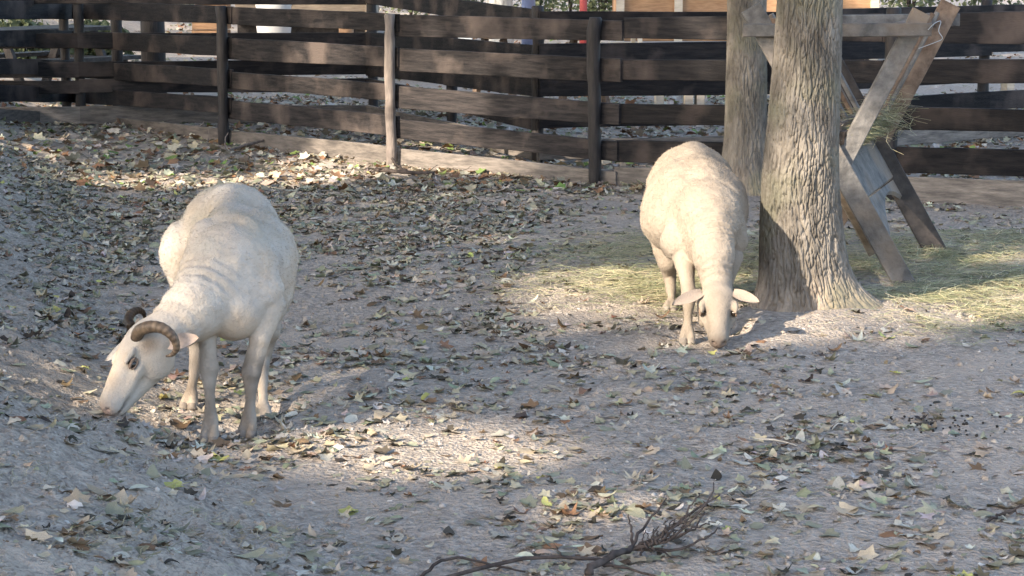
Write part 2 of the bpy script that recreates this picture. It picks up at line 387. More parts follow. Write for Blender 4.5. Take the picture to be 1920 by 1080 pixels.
def finish_sheep(fd, name, label, base, legs, H, colorfn, wool_seed):
    V, Q = fd.mesh(); 
    N = vnormals(V, Q)
    ld = np.min([seg_d(V, a, b) for lg in legs for a, b in zip(lg[1:-1], lg[2:])] + [seg_d(V, H(.02, 0, 0), H(.22, 0, -.01)) * .9], axis=0)
    fl = np.clip((ld - .075) / .06, 0, 1)                                 # fleece, not shins and face
    d = fbm(V * 12 + wool_seed, 3) * .0085 + fbm(V * 48 + 3, 2) * .0026
    V = V + N * (d * fl)[:, None]
    V = V + N * (.0012 * perlin(V * 45))[:, None]
    root = empty(name, base); tag(root, label, 'sheep')
    col = colorfn(V, N, fl)
    b = mk('body', V, Q, M['wool'], root, True, col)
    # short fleece and coat: fine hairs standing off the surface
    r = np.random.default_rng(wool_seed); nh = 60000
    i = r.integers(0, len(V), nh); p = V[i]; nn = N[i]; keep = (nn[:, 1] < .55)
    i, p, nn = i[keep], p[keep], nn[keep]; L = (.002 + .0042 * fl[i]) * r.uniform(.6, 1.3, len(i))
    back = np.array([.15, .5, -.75]); tdir = back - nn * (nn @ back)[:, None] + r.normal(size=p.shape) * .45
    e = nn * .55 + tdir * .8; e /= np.linalg.norm(e, axis=1)[:, None]
    sd = np.cross(e, r.normal(size=p.shape)); sd /= np.linalg.norm(sd, axis=1)[:, None]; wd = .0009
    p = p + r.normal(size=p.shape) * .0015 - nn * .001
    hv = np.stack([p - sd * wd, p + sd * wd, p + e * L[:, None]], 1).reshape(-1, 3)
    hc = np.repeat(np.clip(col[i] * r.uniform(.86, 1.05, len(i))[:, None], 0, .95), 3, axis=0)
    mk('fleece', hv, np.arange(len(hv)).reshape(-1, 3), M['wool'], root, True, hc)['kind'] = 'stuff'
    return root, V
def hooves(root, legs, fwd, lat):
    for lg in legs:
        h = lg[-1]; parts = []
        for s in (-1, 1):
            c = h + np.array(lat) * s * .0155 + np.array(fwd) * .014
            parts.append(tube([c + [0, 0, -.012], c + [0, 0, .0], c + np.array([0, 0, .014]) - np.array(fwd) * .004, c + np.array([0, 0, .020]) - np.array(fwd) * .006], [.0165, .0188, .0186, .0150], 10))
        v, f = merge(parts); mk('hoof', v, f, M['hoof'], root)

CREAM = np.array([.43, .355, .28]); GREYW = np.array([.385, .35, .31]); TAN = np.array([.56, .44, .32])
def wrinkle(n, amp):
    return lambda t, p: amp * np.clip(np.sin(t * n * 2 * math.pi + 5 * (p[..., 0] * 3)) * .5 + .1 * np.sin(p[..., 2] * 150), -1, 1) * np.sin(math.pi * np.clip(t, 0, 1))

# horned sheep
s1 = Field((-1.55, 6.15, -.12), (-.62, 7.80, .86), .0058)
s1.ell(P(432, 438, 7.42), (.178, .20, .180), k=.03)
s1.ell(P(456, 490, 7.14), (.188, .31, .188), k=.06)
s1.ell(P(460, 545, 7.08), (.160, .25, .150), k=.04)
s1.ell(P(425, 516, 6.90), (.150, .15, .172), k=.03)               # shoulders
s1.cone(P(385, 438, 6.97), P(378, 530, 6.86), .048, .070, .03)     # right shoulder blade
s1.cone(P(462, 432, 6.97), P(490, 545, 6.86), .050, .075, .03)     # left shoulder blade
s1.cone(P(425, 425, 7.02), P(430, 372, 7.35), .040, .040, .06)     # spine
s1.ell(P(438, 580, 6.80), (.100, .09, .105), k=.045)
s1.ell(P(346, 470, 7.40), (.085, .11, .11), k=.025)
s1.cone(P(348, 490, 7.40), P(364, 600, 7.36), .075, .046, .03)
s1.cone(P(508, 500, 7.42), P(500, 620, 7.36), .09, .046, .03)
s1.cone(P(412, 520, 6.86), P(362, 582, 6.72), .122, .095, .035, wrinkle(5, .009))
s1.cone(P(362, 582, 6.72), P(296, 634, 6.60), .095, .070, .035, wrinkle(3.5, .006))
fw1 = np.array([-.25, -.95, 0]); la1 = np.array([.95, -.25, 0])
L1 = [
 [P(385, 590, 6.80), P(389, 645, 6.74), P(392, 690, 6.72), P(393, 742, 6.71), P(395, 785, 6.70), P(395, 826, 6.69)],
 [P(503, 570, 6.86), P(487, 638, 6.80), P(471, 698, 6.79), P(470, 745, 6.79), P(467, 782, 6.79), P(466, 815, 6.78)],
 [P(364, 600, 7.36), P(369, 648, 7.40), P(366, 690, 7.33), P(361, 718, 7.28), P(358, 740, 7.25), P(356, 763, 7.23)],
 [P(500, 620, 7.36), P(492, 672, 7.38), P(491, 712, 7.29), P(493, 742, 7.23), P(494, 764, 7.20), P(497, 788, 7.18)]]
R1 = [[.058, .034, .0345, .0195, .0280], [.066, .041, .0360, .0195, .0280], [.05, .036, .024, .019, .0265], [.05, .036, .024, .019, .0255]]
for lg, rr in zip(L1, R1): leg(s1, lg[:-1], rr, lg[-1], fw1, la1)
H1, RM1 = head_frame(P(272, 646, 6.575), P(210, 757, 6.475), (.35, -.93, -.12))
sheep_head(s1, H1, RM1)
def col1(V, N, fl):
    n = fbm(V * 6 + 5, 3); g = np.clip(.5 + n * 1.1, 0, 1)[:, None]
    c = CREAM * g + GREYW * (1 - g)
    back = np.clip((V[:, 2] - .56) / .1, 0, 1) * np.clip(.3 + 1.6 * perlin(V * 9 + 40), 0, 1)
    c = c * (1 - .38 * back[:, None]) + np.array([.17, .18, .14]) * .38 * back[:, None]       # soiled back
    low = np.clip((.34 - V[:, 2]) / .15, 0, 1) * (1 - np.clip((-1.03 - V[:, 0]) / .1, 0, 1) * (V[:, 1] < 6.68))
    mud = low * np.clip(.65 + perlin(V * 14 + 9) * 1.2, 0, 1)
    c = c * (1 - .8 * mud[:, None]) + np.array([.155, .125, .098]) * .8 * mud[:, None]
    f = np.clip(1.3 - seg_d(V, H1(.05, 0, .02), H1(.15, 0, .01)) / .075, 0, 1)[:, None] * .6 * np.clip(.7 + 1.2 * perlin(V * 22)[:, None], .2, 1)
    c = c * (1 - f) + np.array([.34, .26, .185]) * f
    for s_ in (-1, 1):
        f = np.clip(1.3 - np.linalg.norm((V - H1(.005, s_ * .062, .012)) , axis=1) / .034, 0, 1)[:, None] * .75; c = c * (1 - f) + np.array([.15, .105, .07]) * f
        f = np.clip(1.2 - seg_d(V, H1(.236, s_ * .012, -.023), H1(.165, s_ * .046, -.028)) / .008, 0, 1)[:, None] * .8; c = c * (1 - f) + np.array([.09, .07, .06]) * f
        f = np.clip(1.3 - np.linalg.norm(V - H1(.238, s_ * .020, .010), axis=1) / .012, 0, 1)[:, None] * .8; c = c * (1 - f) + np.array([.16, .08, .06]) * f
        f = np.clip(1.2 - np.linalg.norm(V - H1(.05, s_ * .06, -.06), axis=1) / .05, 0, 1)[:, None] * .3; c = c * (1 - f) + np.array([.27, .22, .17]) * f
    f = np.clip(1.2 - np.linalg.norm(V - H1(.245, 0, .0), axis=1) / .045, 0, 1)[:, None] * .6
    c = c * (1 - f) + np.array([.44, .29, .23]) * f                                             # pink nose
    kn = np.clip(1.5 - np.linalg.norm(V - L1[1][2], axis=1) / .055, 0, 1)[:, None] * .75 * np.clip(.8 + perlin(V * 30)[:, None], .3, 1)
    return c * (1 - kn) + np.array([.10, .08, .065]) * kn
sheep1, V1 = finish_sheep(s1, 'sheep', 'cream shorn sheep with curled brown horns nosing the leaves at the foot of the bank', (P(430, 800, 6.95)[0], 6.95, 0), L1, H1, col1, 11)
hooves(sheep1, L1, fw1, la1)
def horn(root, ctrl, rad, rid, dark=1.0):
    n = 110; c = spline(ctrl, n); t = np.linspace(0, 1, n); r = np.interp(t, np.linspace(0, 1, len(rad)), rad)
    ring = np.sin(t * rid * 2 * math.pi) * np.clip((t - .15) * 4, 0.15, 1); r = r * (1 + .035 * ring * (t < .93)); v, f = tube(c, r, 14)
    cc = np.repeat((.55 + .45 * t + .22 * np.clip(ring, -1, 1))[:, None] * np.array([1, 1, 1]) * dark, 14, axis=0)
    return mk('horn', v, f, M['horn'], root, True, np.clip(cc, .1, 1.6))
horn(sheep1, [P(256, 634, 6.53), P(262, 620, 6.50), P(280, 613, 6.475), P(303, 615, 6.455), P(323, 630, 6.45), P(331, 650, 6.455), P(324, 664, 6.465), P(311, 668, 6.47)], [.0195, .0205, .0200, .0180, .0150, .0115, .0075, .003], 17)
horn(sheep1, [P(246, 612, 6.63), P(241, 600, 6.66), P(246, 588, 6.69), P(258, 582, 6.72), P(268, 586, 6.74), P(272, 598, 6.75)], [.016, .016, .015, .012, .009, .004], 12, .3)
v, f = ear_mesh(P(318, 646, 6.53), P(372, 633, 6.46), (-.3, -.8, .5), .055); mk('ear', v, f, M['wool'], sheep1, True, np.array([.50, .39, .32]))
v, f = ear_mesh(H1(-.01, -.045, .02), P(197, 676, 6.72), (-.7, -.6, .3), .042); mk('ear', v, f, M['wool'], sheep1, True, np.array([.32, .30, .28]))
def eye(root, H, l, R, wf=1.0):
    me_c = H(.082, l * .049 * wf, .022); r = .0145; th = np.linspace(0, math.pi, 9); V = []; Fc = []
    for a in th:
        for b in np.linspace(0, 2 * math.pi, 14, endpoint=False): V.append(me_c + r * np.array([math.sin(a) * math.cos(b), math.sin(a) * math.sin(b), math.cos(a)]))
    for i in range(8):
        for k in range(14): Fc.append((i * 14 + k, i * 14 + (k + 1) % 14, (i + 1) * 14 + (k + 1) % 14, (i + 1) * 14 + k))
    e = mk('eye', V, Fc, M['eye'], root)
    for s, wd in ((1, .0052), (-1, .0035)):
        pts = [H(.080 + .0185 * math.cos(a), l * (.049 * wf + .0105 - .003 * abs(math.cos(a))), .022 + s * .0085 * math.sin(a) + .001 * s) for a in np.linspace(0.05, math.pi - .05, 11)]
        v, f = tube(pts, wd * np.array([.4, .7, .9, 1, 1, 1, 1, 1, .9, .7, .4]), 8); mk('eyelid', v, f, M['wool'], e, True, np.array([.17, .12, .09]))
eye(sheep1, H1, 1, RM1); eye(sheep1, H1, -1, RM1)

# hornless sheep
s2 = Field((.30, 7.95, -.10), (1.25, 9.80, .84), .0065)
s2.ell(P(1296, 360, 9.34), (.205, .26, .215), k=.03)
s2.ell(P(1304, 386, 9.04), (.228, .36, .208), k=.07)
s2.ell(P(1294, 412, 8.98), (.210, .27, .162), k=.05)
s2.ell(P(1327, 408, 8.70), (.150, .16, .160), k=.035)
s2.ell(P(1325, 462, 8.60), (.100, .10, .10), k=.04)
s2.cone(P(1288, 362, 8.80), P(1268, 458, 8.66), .045, .068, .03)   # shoulder blades
s2.cone(P(1366, 368, 8.80), P(1376, 450, 8.68), .045, .062, .03)
s2.cone(P(1325, 340, 8.86), P(1300, 290, 9.30), .045, .045, .06)   # spine
s2.cone(P(1330, 415, 8.62), P(1338, 480, 8.46), .120, .080, .04, wrinkle(6.5, .011))
s2.cone(P(1338, 480, 8.46), P(1345, 540, 8.37), .080, .060, .03, wrinkle(4.5, .008))
s2.cone(P(1248, 430, 9.32), P(1252, 492, 9.27), .085, .045, .03)
s2.cone(P(1360, 430, 9.32), P(1354, 492, 9.27), .085, .045, .03)
fw2 = np.array([0, -1.0, 0]); la2 = np.array([1.0, 0, 0])
L2 = [
 [P(1283, 482, 8.63), P(1289, 528, 8.50), P(1292, 554, 8.45), P(1290, 596, 8.42), P(1289, 618, 8.40), P(1288, 641, 8.385)],
 [P(1372, 482, 8.66), P(1362, 528, 8.62), P(1358, 550, 8.60), P(1357, 585, 8.58), P(1356, 603, 8.57), P(1355, 624, 8.56)],
 [P(1252, 492, 9.27), P(1256, 520, 9.32), P(1258, 545, 9.24), P(1259, 558, 9.19), P(1258, 568, 9.16), P(1256, 581, 9.12)],
 [P(1354, 492, 9.27), P(1352, 520, 9.32), P(1350, 545, 9.24), P(1350, 556, 9.19), P(1350, 566, 9.16), P(1350, 579, 9.12)]]
R2 = [[.055, .036, .0355, .020, .029], [.055, .036, .034, .020, .028], [.048, .036, .025, .019, .0265], [.048, .036, .025, .019, .0265]]
for lg, rr in zip(L2, R2): leg(s2, lg[:-1], rr, lg[-1], fw2, la2)
H2, RM2 = head_frame(P(1345, 564, 8.285), P(1347, 634, 8.165), (1, 0, 0))
sheep_head(s2, H2, RM2, 1.30)
def col2(V, N, fl):
    n = fbm(V * 5 + 25, 3); g = np.clip(.6 + n * 1.1, 0, 1)[:, None]
    c = np.array([.27, .225, .178]) * g + np.array([.245, .206, .166]) * (1 - g)
    low = np.clip((.30 - V[:, 2]) / .15, 0, 1) * (V[:, 1] > 8.36)
    mud = low * np.clip(.5 + perlin(V * 14 + 9) * 1.2, 0, 1)
    c = c * (1 - .55 * mud[:, None]) + np.array([.15, .125, .10]) * .55 * mud[:, None]
    f = np.clip(1.5 - seg_d(V, H2(.04, 0, .02), H2(.22, 0, .0)) / .06, 0, 1)[:, None] * .6
    c = c * (1 - f) + np.array([.175, .148, .122]) * f
    for s_ in (-1, 1):
        f = np.clip(1.3 - np.linalg.norm(V - H2(.083, s_ * .066, .027), axis=1) / .03, 0, 1)[:, None] * .65; c = c * (1 - f) + np.array([.14, .11, .085]) * f
        f = np.clip(1.3 - np.linalg.norm(V - H2(.238, s_ * .022, .010), axis=1) / .012, 0, 1)[:, None] * .8; c = c * (1 - f) + np.array([.06, .045, .04]) * f
    f = np.clip(1.2 - np.linalg.norm(V - H2(.245, 0, .0), axis=1) / .04, 0, 1)[:, None] * .7
    return c * (1 - f) + np.array([.2, .14, .11]) * f
sheep2, V2 = finish_sheep(s2, 'sheep', 'hornless cream sheep facing out with head down beside the big tree trunk', (P(1320, 600, 8.8)[0], 8.8, 0), L2, H2, col2, 23)
hooves(sheep2, L2, fw2, la2)
v, f = ear_mesh(P(1316, 549, 8.26), P(1260, 571, 8.19), (.15, -.7, .7), .052); mk('ear', v, f, M['wool'], sheep2, True, np.array([.25, .20, .162]))
v, f = ear_mesh(P(1374, 549, 8.26), P(1424, 566, 8.19), (-.15, -.7, .7), .050); mk('ear', v, f, M['wool'], sheep2, True, np.array([.25, .20, .162]))
eye(sheep2, H2, 1, RM2, 1.30); eye(sheep2, H2, -1, RM2, 1.30)

# ------------------------------------------------------------------ fences
class Line:
    def __init__(s, A, B): s.A = np.array([A[0], A[1], 0.]); s.B = np.array([B[0], B[1], 0.]); d = s.B - s.A; s.u = d / np.linalg.norm(d); s.n = np.array([s.u[1], -s.u[0], 0.])
    def at(s, px, py, off=0):
        d = dirpx(px, py); o = np.array([0, 0, CH]); t = ((s.A + s.n * off - o) @ s.n) / (d @ s.n); return o + d * t
def post(name, base, top, r, parent, mat, seed):
    rr = np.random.default_rng(seed); base = np.asarray(base); top = np.asarray(top); n = 14
    c = np.array([base + (top - base) * t for t in np.linspace(0, 1, n)]); c[1:-1, :2] += np.cumsum(rr.normal(size=(n - 2, 2)) * .0022, 0)
    c[0, 2] -= .06
    rad = r * (1 + .05 * rr.normal(size=n)); rad = np.concatenate([rad, [rad[-1] * .82]]); c = np.concatenate([c, [c[-1] + [0, 0, .008]]])
    v, f = tube(c, rad, 14); return mk(name, v, f, mat, parent)
fence = empty('paddock_fence', tuple(G(1122, 345)))
tag(fence, 'dark stained plank fence closing off the back of the paddock', 'fence')
PB = [(-40, 221), (137, 222), (431, 271), (742, 311), (1122, 345), (1660, 374), (2150, 400)]
PT = [2, 0, 12, 28, 34, 17, 6]
gp = [G(*p) for p in PB]
prad = [.05, .044, .043, .038, .045, .05, .05]
lines = [Line(gp[i], gp[i + 1]) for i in range(6)]
lines[4] = lines[5] = Line(gp[4], gp[6])
for i, (b, tpy) in enumerate(zip(gp, PT)):
    top = P(PB[i][0] + (2 if i < 4 else 6), tpy, b[1]); n = lines[min(i, 5)].n
    off = (prad[i] + .016) if i != 5 else -(prad[i] + .016)
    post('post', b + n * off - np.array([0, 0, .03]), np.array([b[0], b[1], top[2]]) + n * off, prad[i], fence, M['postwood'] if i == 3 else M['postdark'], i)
secs = {  # (pxL, pxR): rows of top/bottom at left and at right
 0: (-40, 143, [(2, 35, 3, 35), (57, 87, 58, 89), (108, 138, 114, 144), (158, 190, 162, 192), (202, 226, 213, 240)]),
 1: (137, 436, [(3, 35, 13, 44), (58, 89, 69, 107), (114, 145, 130, 163), (163, 192, 185, 214), (212, 240, 242, 280)]),
 2: (426, 748, [(13, 45, 26, 60), (71, 111, 89, 126), (134, 166, 158, 191), (187, 222, 218, 256), (244, 280, 275, 318)]),
 3: (737, 1168, [(27, 68, 36, 77), (90, 133, 110, 152), (160, 203, 195, 235), (222, 258, 264, 304), (277, 324, 320, 352)]),
 4: (1126, 2140, [(33, 72, 20, 84), (112, 149, 112, 160), (194, 232, 205, 251), (263, 303, 285, 340), (312, 352, 345, 410)])}
k = 0
for i, (xl, xr, rows) in secs.items():
    L = lines[i]
    for j, (a, b, c, d) in enumerate(rows):
        if i == 4:                                   # two boards meet on the hidden middle post
            xm = 1655; t = (xm - xl) / (xr - xl); m1 = a + (c - a) * t; m2 = b + (d - b) * t
            spans = [(xl + (45 if j == 0 else 38 - 3 * j), xm, a, b, m1, m2), (xm + 1, xr, m1, m2 + 1, c, d)]
        else: spans = [(xl, xr - (j * 3 if i == 3 else 0), a, b, c, d)]
        for (x0, x1, a0, b0, a1, b1) in spans:
            o = (-.003 if i == 3 else 0) + (.002 * (k % 3))
            v, f = plank(L.at(x0, a0, o), L.at(x1, a1, o), L.at(x0, b0, o), L.at(x1, b1, o), L.n, .024, 16, .004, 100 + k)
            mk('plank', v, f, M['dustwood'] if j == 4 else M['sunlitwood'] if i in (2, 3) else M['darkwood'], fence, False); k += 1
# blocks nailed beside the corner post
# second fence across the alley behind
rear = empty('alley_fence', (0, 15.1, 0)); tag(rear, 'second dark plank fence beyond the alley, behind the paddock fence', 'fence')
rp = [np.array(p) for p in ((-6.4, 18.4), (-1.30, 18.7), (.20, 15.3), (2.2, 15.75), (5.6, 18.3))]
for i in range(4):
    A, B = rp[i], rp[i + 1]; ln = Line(A, B); nsp = max(1, round(np.linalg.norm(B - A) / 2.2))
    for q in range(nsp):
        a = A + (B - A) * q / nsp; b = A + (B - A) * (q + 1) / nsp
        for j in range(5):
            RL = [(1.235, 1.085), (.83, .69), (.57, .44), (.42, .30), (.18, .02)][j]; RD = (1.12 - j * .235, .97 - j * .235); dz = rng.normal() * .012
            e0, e1 = (RL, RL) if i == 0 else (tuple(np.array(RL) * (1 - q / nsp) + np.array(RD) * q / nsp), tuple(np.array(RL) * (1 - (q + 1) / nsp) + np.array(RD) * (q + 1) / nsp)) if i == 1 else (RD, RD)
            a3 = np.array([a[0], a[1], 0]); b3 = np.array([b[0], b[1], 0])
            v, f = plank(a3 + [0, 0, e0[0]], b3 + [0, 0, e1[0] + dz], a3 + [0, 0, e0[1]], b3 + [0, 0, e1[1] + dz], ln.n, .024, 8, .004, 300 + i * 40 + q * 8 + j)
            mk('plank', v, f, M['darkwood'] if j < 4 else M['dustwood'], rear, False)
        post('post', np.array([a[0], a[1], 0]) - ln.n * .06, np.array([a[0], a[1], 1.15]) - ln.n * .06, .045, rear, M['postdark'], 900 + i * 9 + q)

# ------------------------------------------------------------------ trees
def trunk_mesh(name, centres, radii, ztop, parent, seed, flare=None, seg=460, dz=.006, furrow=.0125, mat='bark'):
    """centres: list of (z, x, y); radius per z; furrowed bark as real relief"""
    zs = np.concatenate([np.arange(centres[0][0], 1.75, dz), np.arange(1.75, ztop, .12)])
    cz = [c[0] for c in centres]; cx = np.interp(zs, cz, [c[1] for c in centres]); cy = np.interp(zs, cz, [c[2] for c in centres])
    def sm(a):
        k = np.ones(25) / 25; return np.convolve(np.pad(a, 12, mode='edge'), k, 'valid')
    cx, cy = sm(cx), sm(cy); r = sm(np.interp(zs, [q[0] for q in radii], [q[1] for q in radii]))
    th = np.arange(seg) * 2 * math.pi / seg; TH, ZZ = np.meshgrid(th, zs)
    R = np.repeat(r[:, None], seg, 1)
    if flare is not None: R = R + flare(TH, ZZ)
    rm = .16
    q = np.stack([np.cos(TH).ravel() * rm, np.sin(TH).ravel() * rm, ZZ.ravel()], 1)
    wv = np.stack([perlin(q * [7, 7, 3] + seed), perlin(q * [7, 7, 3] + seed + 50), np.zeros(len(q))], 1) * .02
    qq = q + wv
    n1 = perlin(qq * [58, 58, 8.5] + seed); n2 = perlin(qq * [84, 84, 24] + seed + 9); n3 = fbm(qq * [90, 90, 50], 2)
    cr = np.exp(-(n1 / .075) ** 2) + .6 * np.exp(-(n2 / .055) ** 2)
    R = R + (-furrow * np.clip(cr, 0, 1.2) + .0022 * n3 + .012 * perlin(q * [4, 4, 2.0] + 7 + seed)).reshape(R.shape)
    V = np.stack([cx[:, None] + R * np.cos(TH), cy[:, None] + R * np.sin(TH), ZZ], -1).reshape(-1, 3)
    n = len(zs); ii = np.arange(n * seg).reshape(n, seg); jj = np.roll(ii, -1, 1)
    Q = np.stack([ii[:-1], jj[:-1], jj[1:], ii[1:]], -1).reshape(-1, 4)
    cf = .9 + .5 * np.clip(perlin(q * [5, 5, 3] + 31), -.5, .5); cc = np.repeat(cf[:, None], 3, 1)
    low = np.clip((.22 - V[:, 2]) / .2, 0, 1)[:, None]; cc = cc * (1 - low) + np.array([1.45, 1.32, 1.2]) * low
    return mk(name, V, Q, M[mat], parent, True, cc)
def limbs(parent, top, n, length, seed, r0, mat='bark'):
    r = np.random.default_rng(seed); out = []
    for k in range(n):
        a = k * 2.4 + r.uniform(0, .6); L = length * r.uniform(.7, 1.1); s = np.array(top) - [0, 0, r.uniform(0, 1.2)]
        d = np.array([math.cos(a), math.sin(a), 0]); c = spline([s, s + d * L * .3 + [0, 0, L * .35], s + d * L * .65 + [0, 0, L * .55], s + d * L + [0, 0, L * .6]], 9)
        v, f = tube(c, np.linspace(r0, .012, 9), 8); mk('limb', v, f, M[mat], parent); out.append(c)
    return out
def leaf_cards(pts, size, seed):
    r = np.random.default_rng(seed); n = len(pts); a = r.normal(size=(n, 3)); a /= np.linalg.norm(a, axis=1)[:, None]
    b = np.cross(a, r.normal(size=(n, 3))); b /= np.linalg.norm(b, axis=1)[:, None]; c = np.cross(a, b)
    s = size * r.uniform(.7, 1.3, (n, 1))
    V = np.stack([pts - a * s * .6, pts + b * s * .42 + c * s * .12, pts + a * s * .6, pts - b * s * .42 + c * s * .12], 1).reshape(-1, 3)
    return V, np.arange(4 * n).reshape(n, 4)

def flare_big(TH, Z):
    z = np.clip(Z + .02, 0, 3); right = np.clip(np.cos(TH + .15), 0, 1) ** 4; left = np.clip(np.cos(TH + 2.75), 0, 1) ** 3; front = np.clip(np.cos(TH + 1.3), 0, 1) ** 4
    return np.exp(-z / .10) * (.03 + .265 * right + .085 * left + .06 * front + .07 * np.clip(np.cos(TH - 1.9), 0, 1) ** 3)
def px2z(py, Y): return P(0, py, Y)[2]
def wx(px, Y): return (px - 960) / F * (Y * math.cos(PIT) + .6 * math.sin(PIT))
tY = 9.02
t1 = empty('big_tree', (TREE[0], tY, 0)); tag(t1, 'thick furrowed tree trunk with flared roots, beside the hornless sheep', 'tree')
trunk_mesh('trunk', [(-.12, wx(1525, tY), tY), (px2z(600, tY), wx(1522, tY), tY), (px2z(480, tY), wx(1511, tY), tY), (px2z(340, tY), wx(1504, tY), tY), (px2z(150, tY), wx(1511, tY), tY), (px2z(0, tY), wx(1514, tY), tY), (6, wx(1530, tY), tY)],
           [(-.12, .215), (0, .20), (.15, .182), (.33, .178), (.60, .168), (.8, .158), (1.0, .150), (1.35, .140), (3, .13), (6, .09)], 6.0, t1, 3, flare_big)
t2Y = 13.5
t2 = empty('slim_tree', (wx(1402, t2Y), t2Y, 0)); tag(t2, 'slimmer grey tree trunk close against the plank fence, behind the big tree', 'tree')
trunk_mesh('trunk', [(-.1, wx(1404, t2Y), t2Y), (.3, wx(1402, t2Y), t2Y), (1.2, wx(1399, t2Y), t2Y), (6, wx(1380, t2Y), t2Y)],
           [(-.1, .17), (.1, .15), (.4, .138), (1.2, .126), (6, .08)], 6.0, t2, 71, lambda TH, Z: .05 * np.exp(-np.clip(Z, 0, 3) / .15), 260, .009, .010)
t3Y = 30.5
t3 = empty('pale_tree', (wx(936, t3Y), t3Y, 0)); tag(t3, 'pale barked tree trunk standing in the open beyond both fences', 'tree')
trunk_mesh('trunk', [(-.1, wx(935, t3Y), t3Y), (1.5, wx(937, t3Y), t3Y), (6, wx(930, t3Y), t3Y)], [(-.1, .24), (.3, .20), (1.5, .19), (6, .11)], 6.0, t3, 12, None, 60, .04, .012, 'palebark')

# ------------------------------------------------------------------ hay rack
NFy = 9.82; DX = P(1752, 470, 10.86) - P(1695, 533, NFy)       # near frame to far frame
rack = empty('hay_rack', (P(1600, 500, NFy)[0], 10.2, 0)); tag(rack, 'weathered wooden hay rack with crossed legs holding hay, behind the big tree', 'hay rack')
sideX = np.array([1., 0, 0])
def nf(px, py, y=NFy): return P(px, py, y)
ya = NFy; yb = NFy + .045
A0, A1 = nf(1728, 22, yb), nf(1448, 552, yb)          # falls to the left
B0, B1 = nf(1408, 14, ya), nf(1699, 538, ya)          # falls to the right
mk('leg', *beam(A0, A1, .088, .04, sideX, seed=1), M['greywood'], rack, False)
mk('leg', *beam(B0, B1, .10, .042, sideX, seed=2), M['greywood'], rack, False)
off = DX
mk('leg', *beam(A0 + off, A1 + off, .105, .04, sideX, seed=3), M['brownwood'], rack, False)
mk('leg', *beam(B0 + off, B1 + off, .115, .042, sideX, seed=4), M['blackwood'], rack, False)
mk('tie_board', *beam(nf(1393, 57, NFy - .045), nf(1746, 56, NFy - .045), .062, .028, [0, 0, 1], seed=5), M['greywood'], rack, False)
mk('tie_board', *beam(nf(1393, 57, NFy + .09) + off, nf(1746, 56, NFy + .09) + off, .062, .028, [0, 0, 1], seed=6), M['greywood'], rack, False)
ctr = A0 + (A1 - A0) * .51
for q, (t, nm) in enumerate(((.06, 'rail'), (.44, 'rail'))):     # long rails of both sloping sides
    for X0, X1, sg in ((A0, A1, -1), (B0, B1, 1)):
        p = X0 + (X1 - X0) * t + np.array([sg * .065, 0, 0]); mk('rail', *beam(p - DX * .02, p + DX * 1.02, .06, .035, [0, 0, 1], seed=10 + q), M['brownwood'], rack, False)
for kx, fr in enumerate((.18, .36, .54, .72, .88)):               # slats
    for X0, X1, sg in ((A0, A1, -1), (B0, B1, 1)):
        p0 = X0 + (X1 - X0) * .03 + DX * fr + np.array([sg * .03, 0, 0]); p1 = X0 + (X1 - X0) * .47 + DX * fr + np.array([sg * .03, 0, 0])
        mk('slat', *beam(p0, p1, .045, .022, DX, seed=20 + kx), M['greywood'] if kx % 2 == 0 else M['brownwood'], rack, False)
# boards closing the foot between the right-hand legs, lower one cut to a curve
lo = B0 + (B1 - B0) * .55; hi_ = B1
def lowboard(t0, t1, e0, e1, seed, dx=0.0):
    a = B0 + (B1 - B0) * t0 + DX * e0 + [dx, .03, 0]; b = B0 + (B1 - B0) * t1 + DX * e0 + [dx, .03, 0]
    return plank(a, a + DX * (e1 - e0), b, b + DX * (e1 - e0), np.cross(DX / np.linalg.norm(DX), (A1 - A0) / np.linalg.norm(A1 - A0)) * 0 + np.array([-.5, -.2, -.84]), .022, 6, .003, seed)
v, f = lowboard(.555, .70, .06, .97, 31); mk('panel', v, f, M['greywood'], rack, False)
# curved lower board
ta, tb = .704, .86; us = np.linspace(.06, .97, 13); V = []
for s_ in (0, 1):
    for u in us:
        tb_ = ta + (tb - ta) * (1 - .85 * math.sin(math.pi * min(max((u - .25) / .9, 0), 1)) ** .8)
        for t in (ta, tb_): V.append(B0 + (B1 - B0) * t + DX * u + np.array([0, .03, 0]) + s_ * .022 * np.array([-.5, -.2, -.84]))
Fq = []; n2 = 26
for i in range(12):
    a, b, c, d = 2 * i, 2 * i + 1, 2 * i + 3, 2 * i + 2
    Fq += [(a, b, c, d), (n2 + d, n2 + c, n2 + b, n2 + a), (b, b + n2, c + n2, c), (a, d, d + n2, a + n2)]
Fq += [(0, n2, n2 + 1, 1), (24, 25, 25 + n2, 24 + n2)]
mk('panel', np.array(V), Fq, M['greywood'], rack, False)
mk('brace', *beam(nf(1560, 330, NFy + .35), nf(1638, 476, NFy + .35), .05, .03, sideX, seed=40), M['beigewood'], rack, False)
wire = spline([nf(1740, 56, 9.75), nf(1752, 44, 9.74), nf(1764, 40, 9.76), nf(1760, 58, 9.75), nf(1767, 72, 9.74), nf(1752, 80, 9.75), nf(1722, 91, 9.76)], 30)
v, f = tube(wire, .0018, 6); mk('wire', v, f, M['greymetal'], rack)

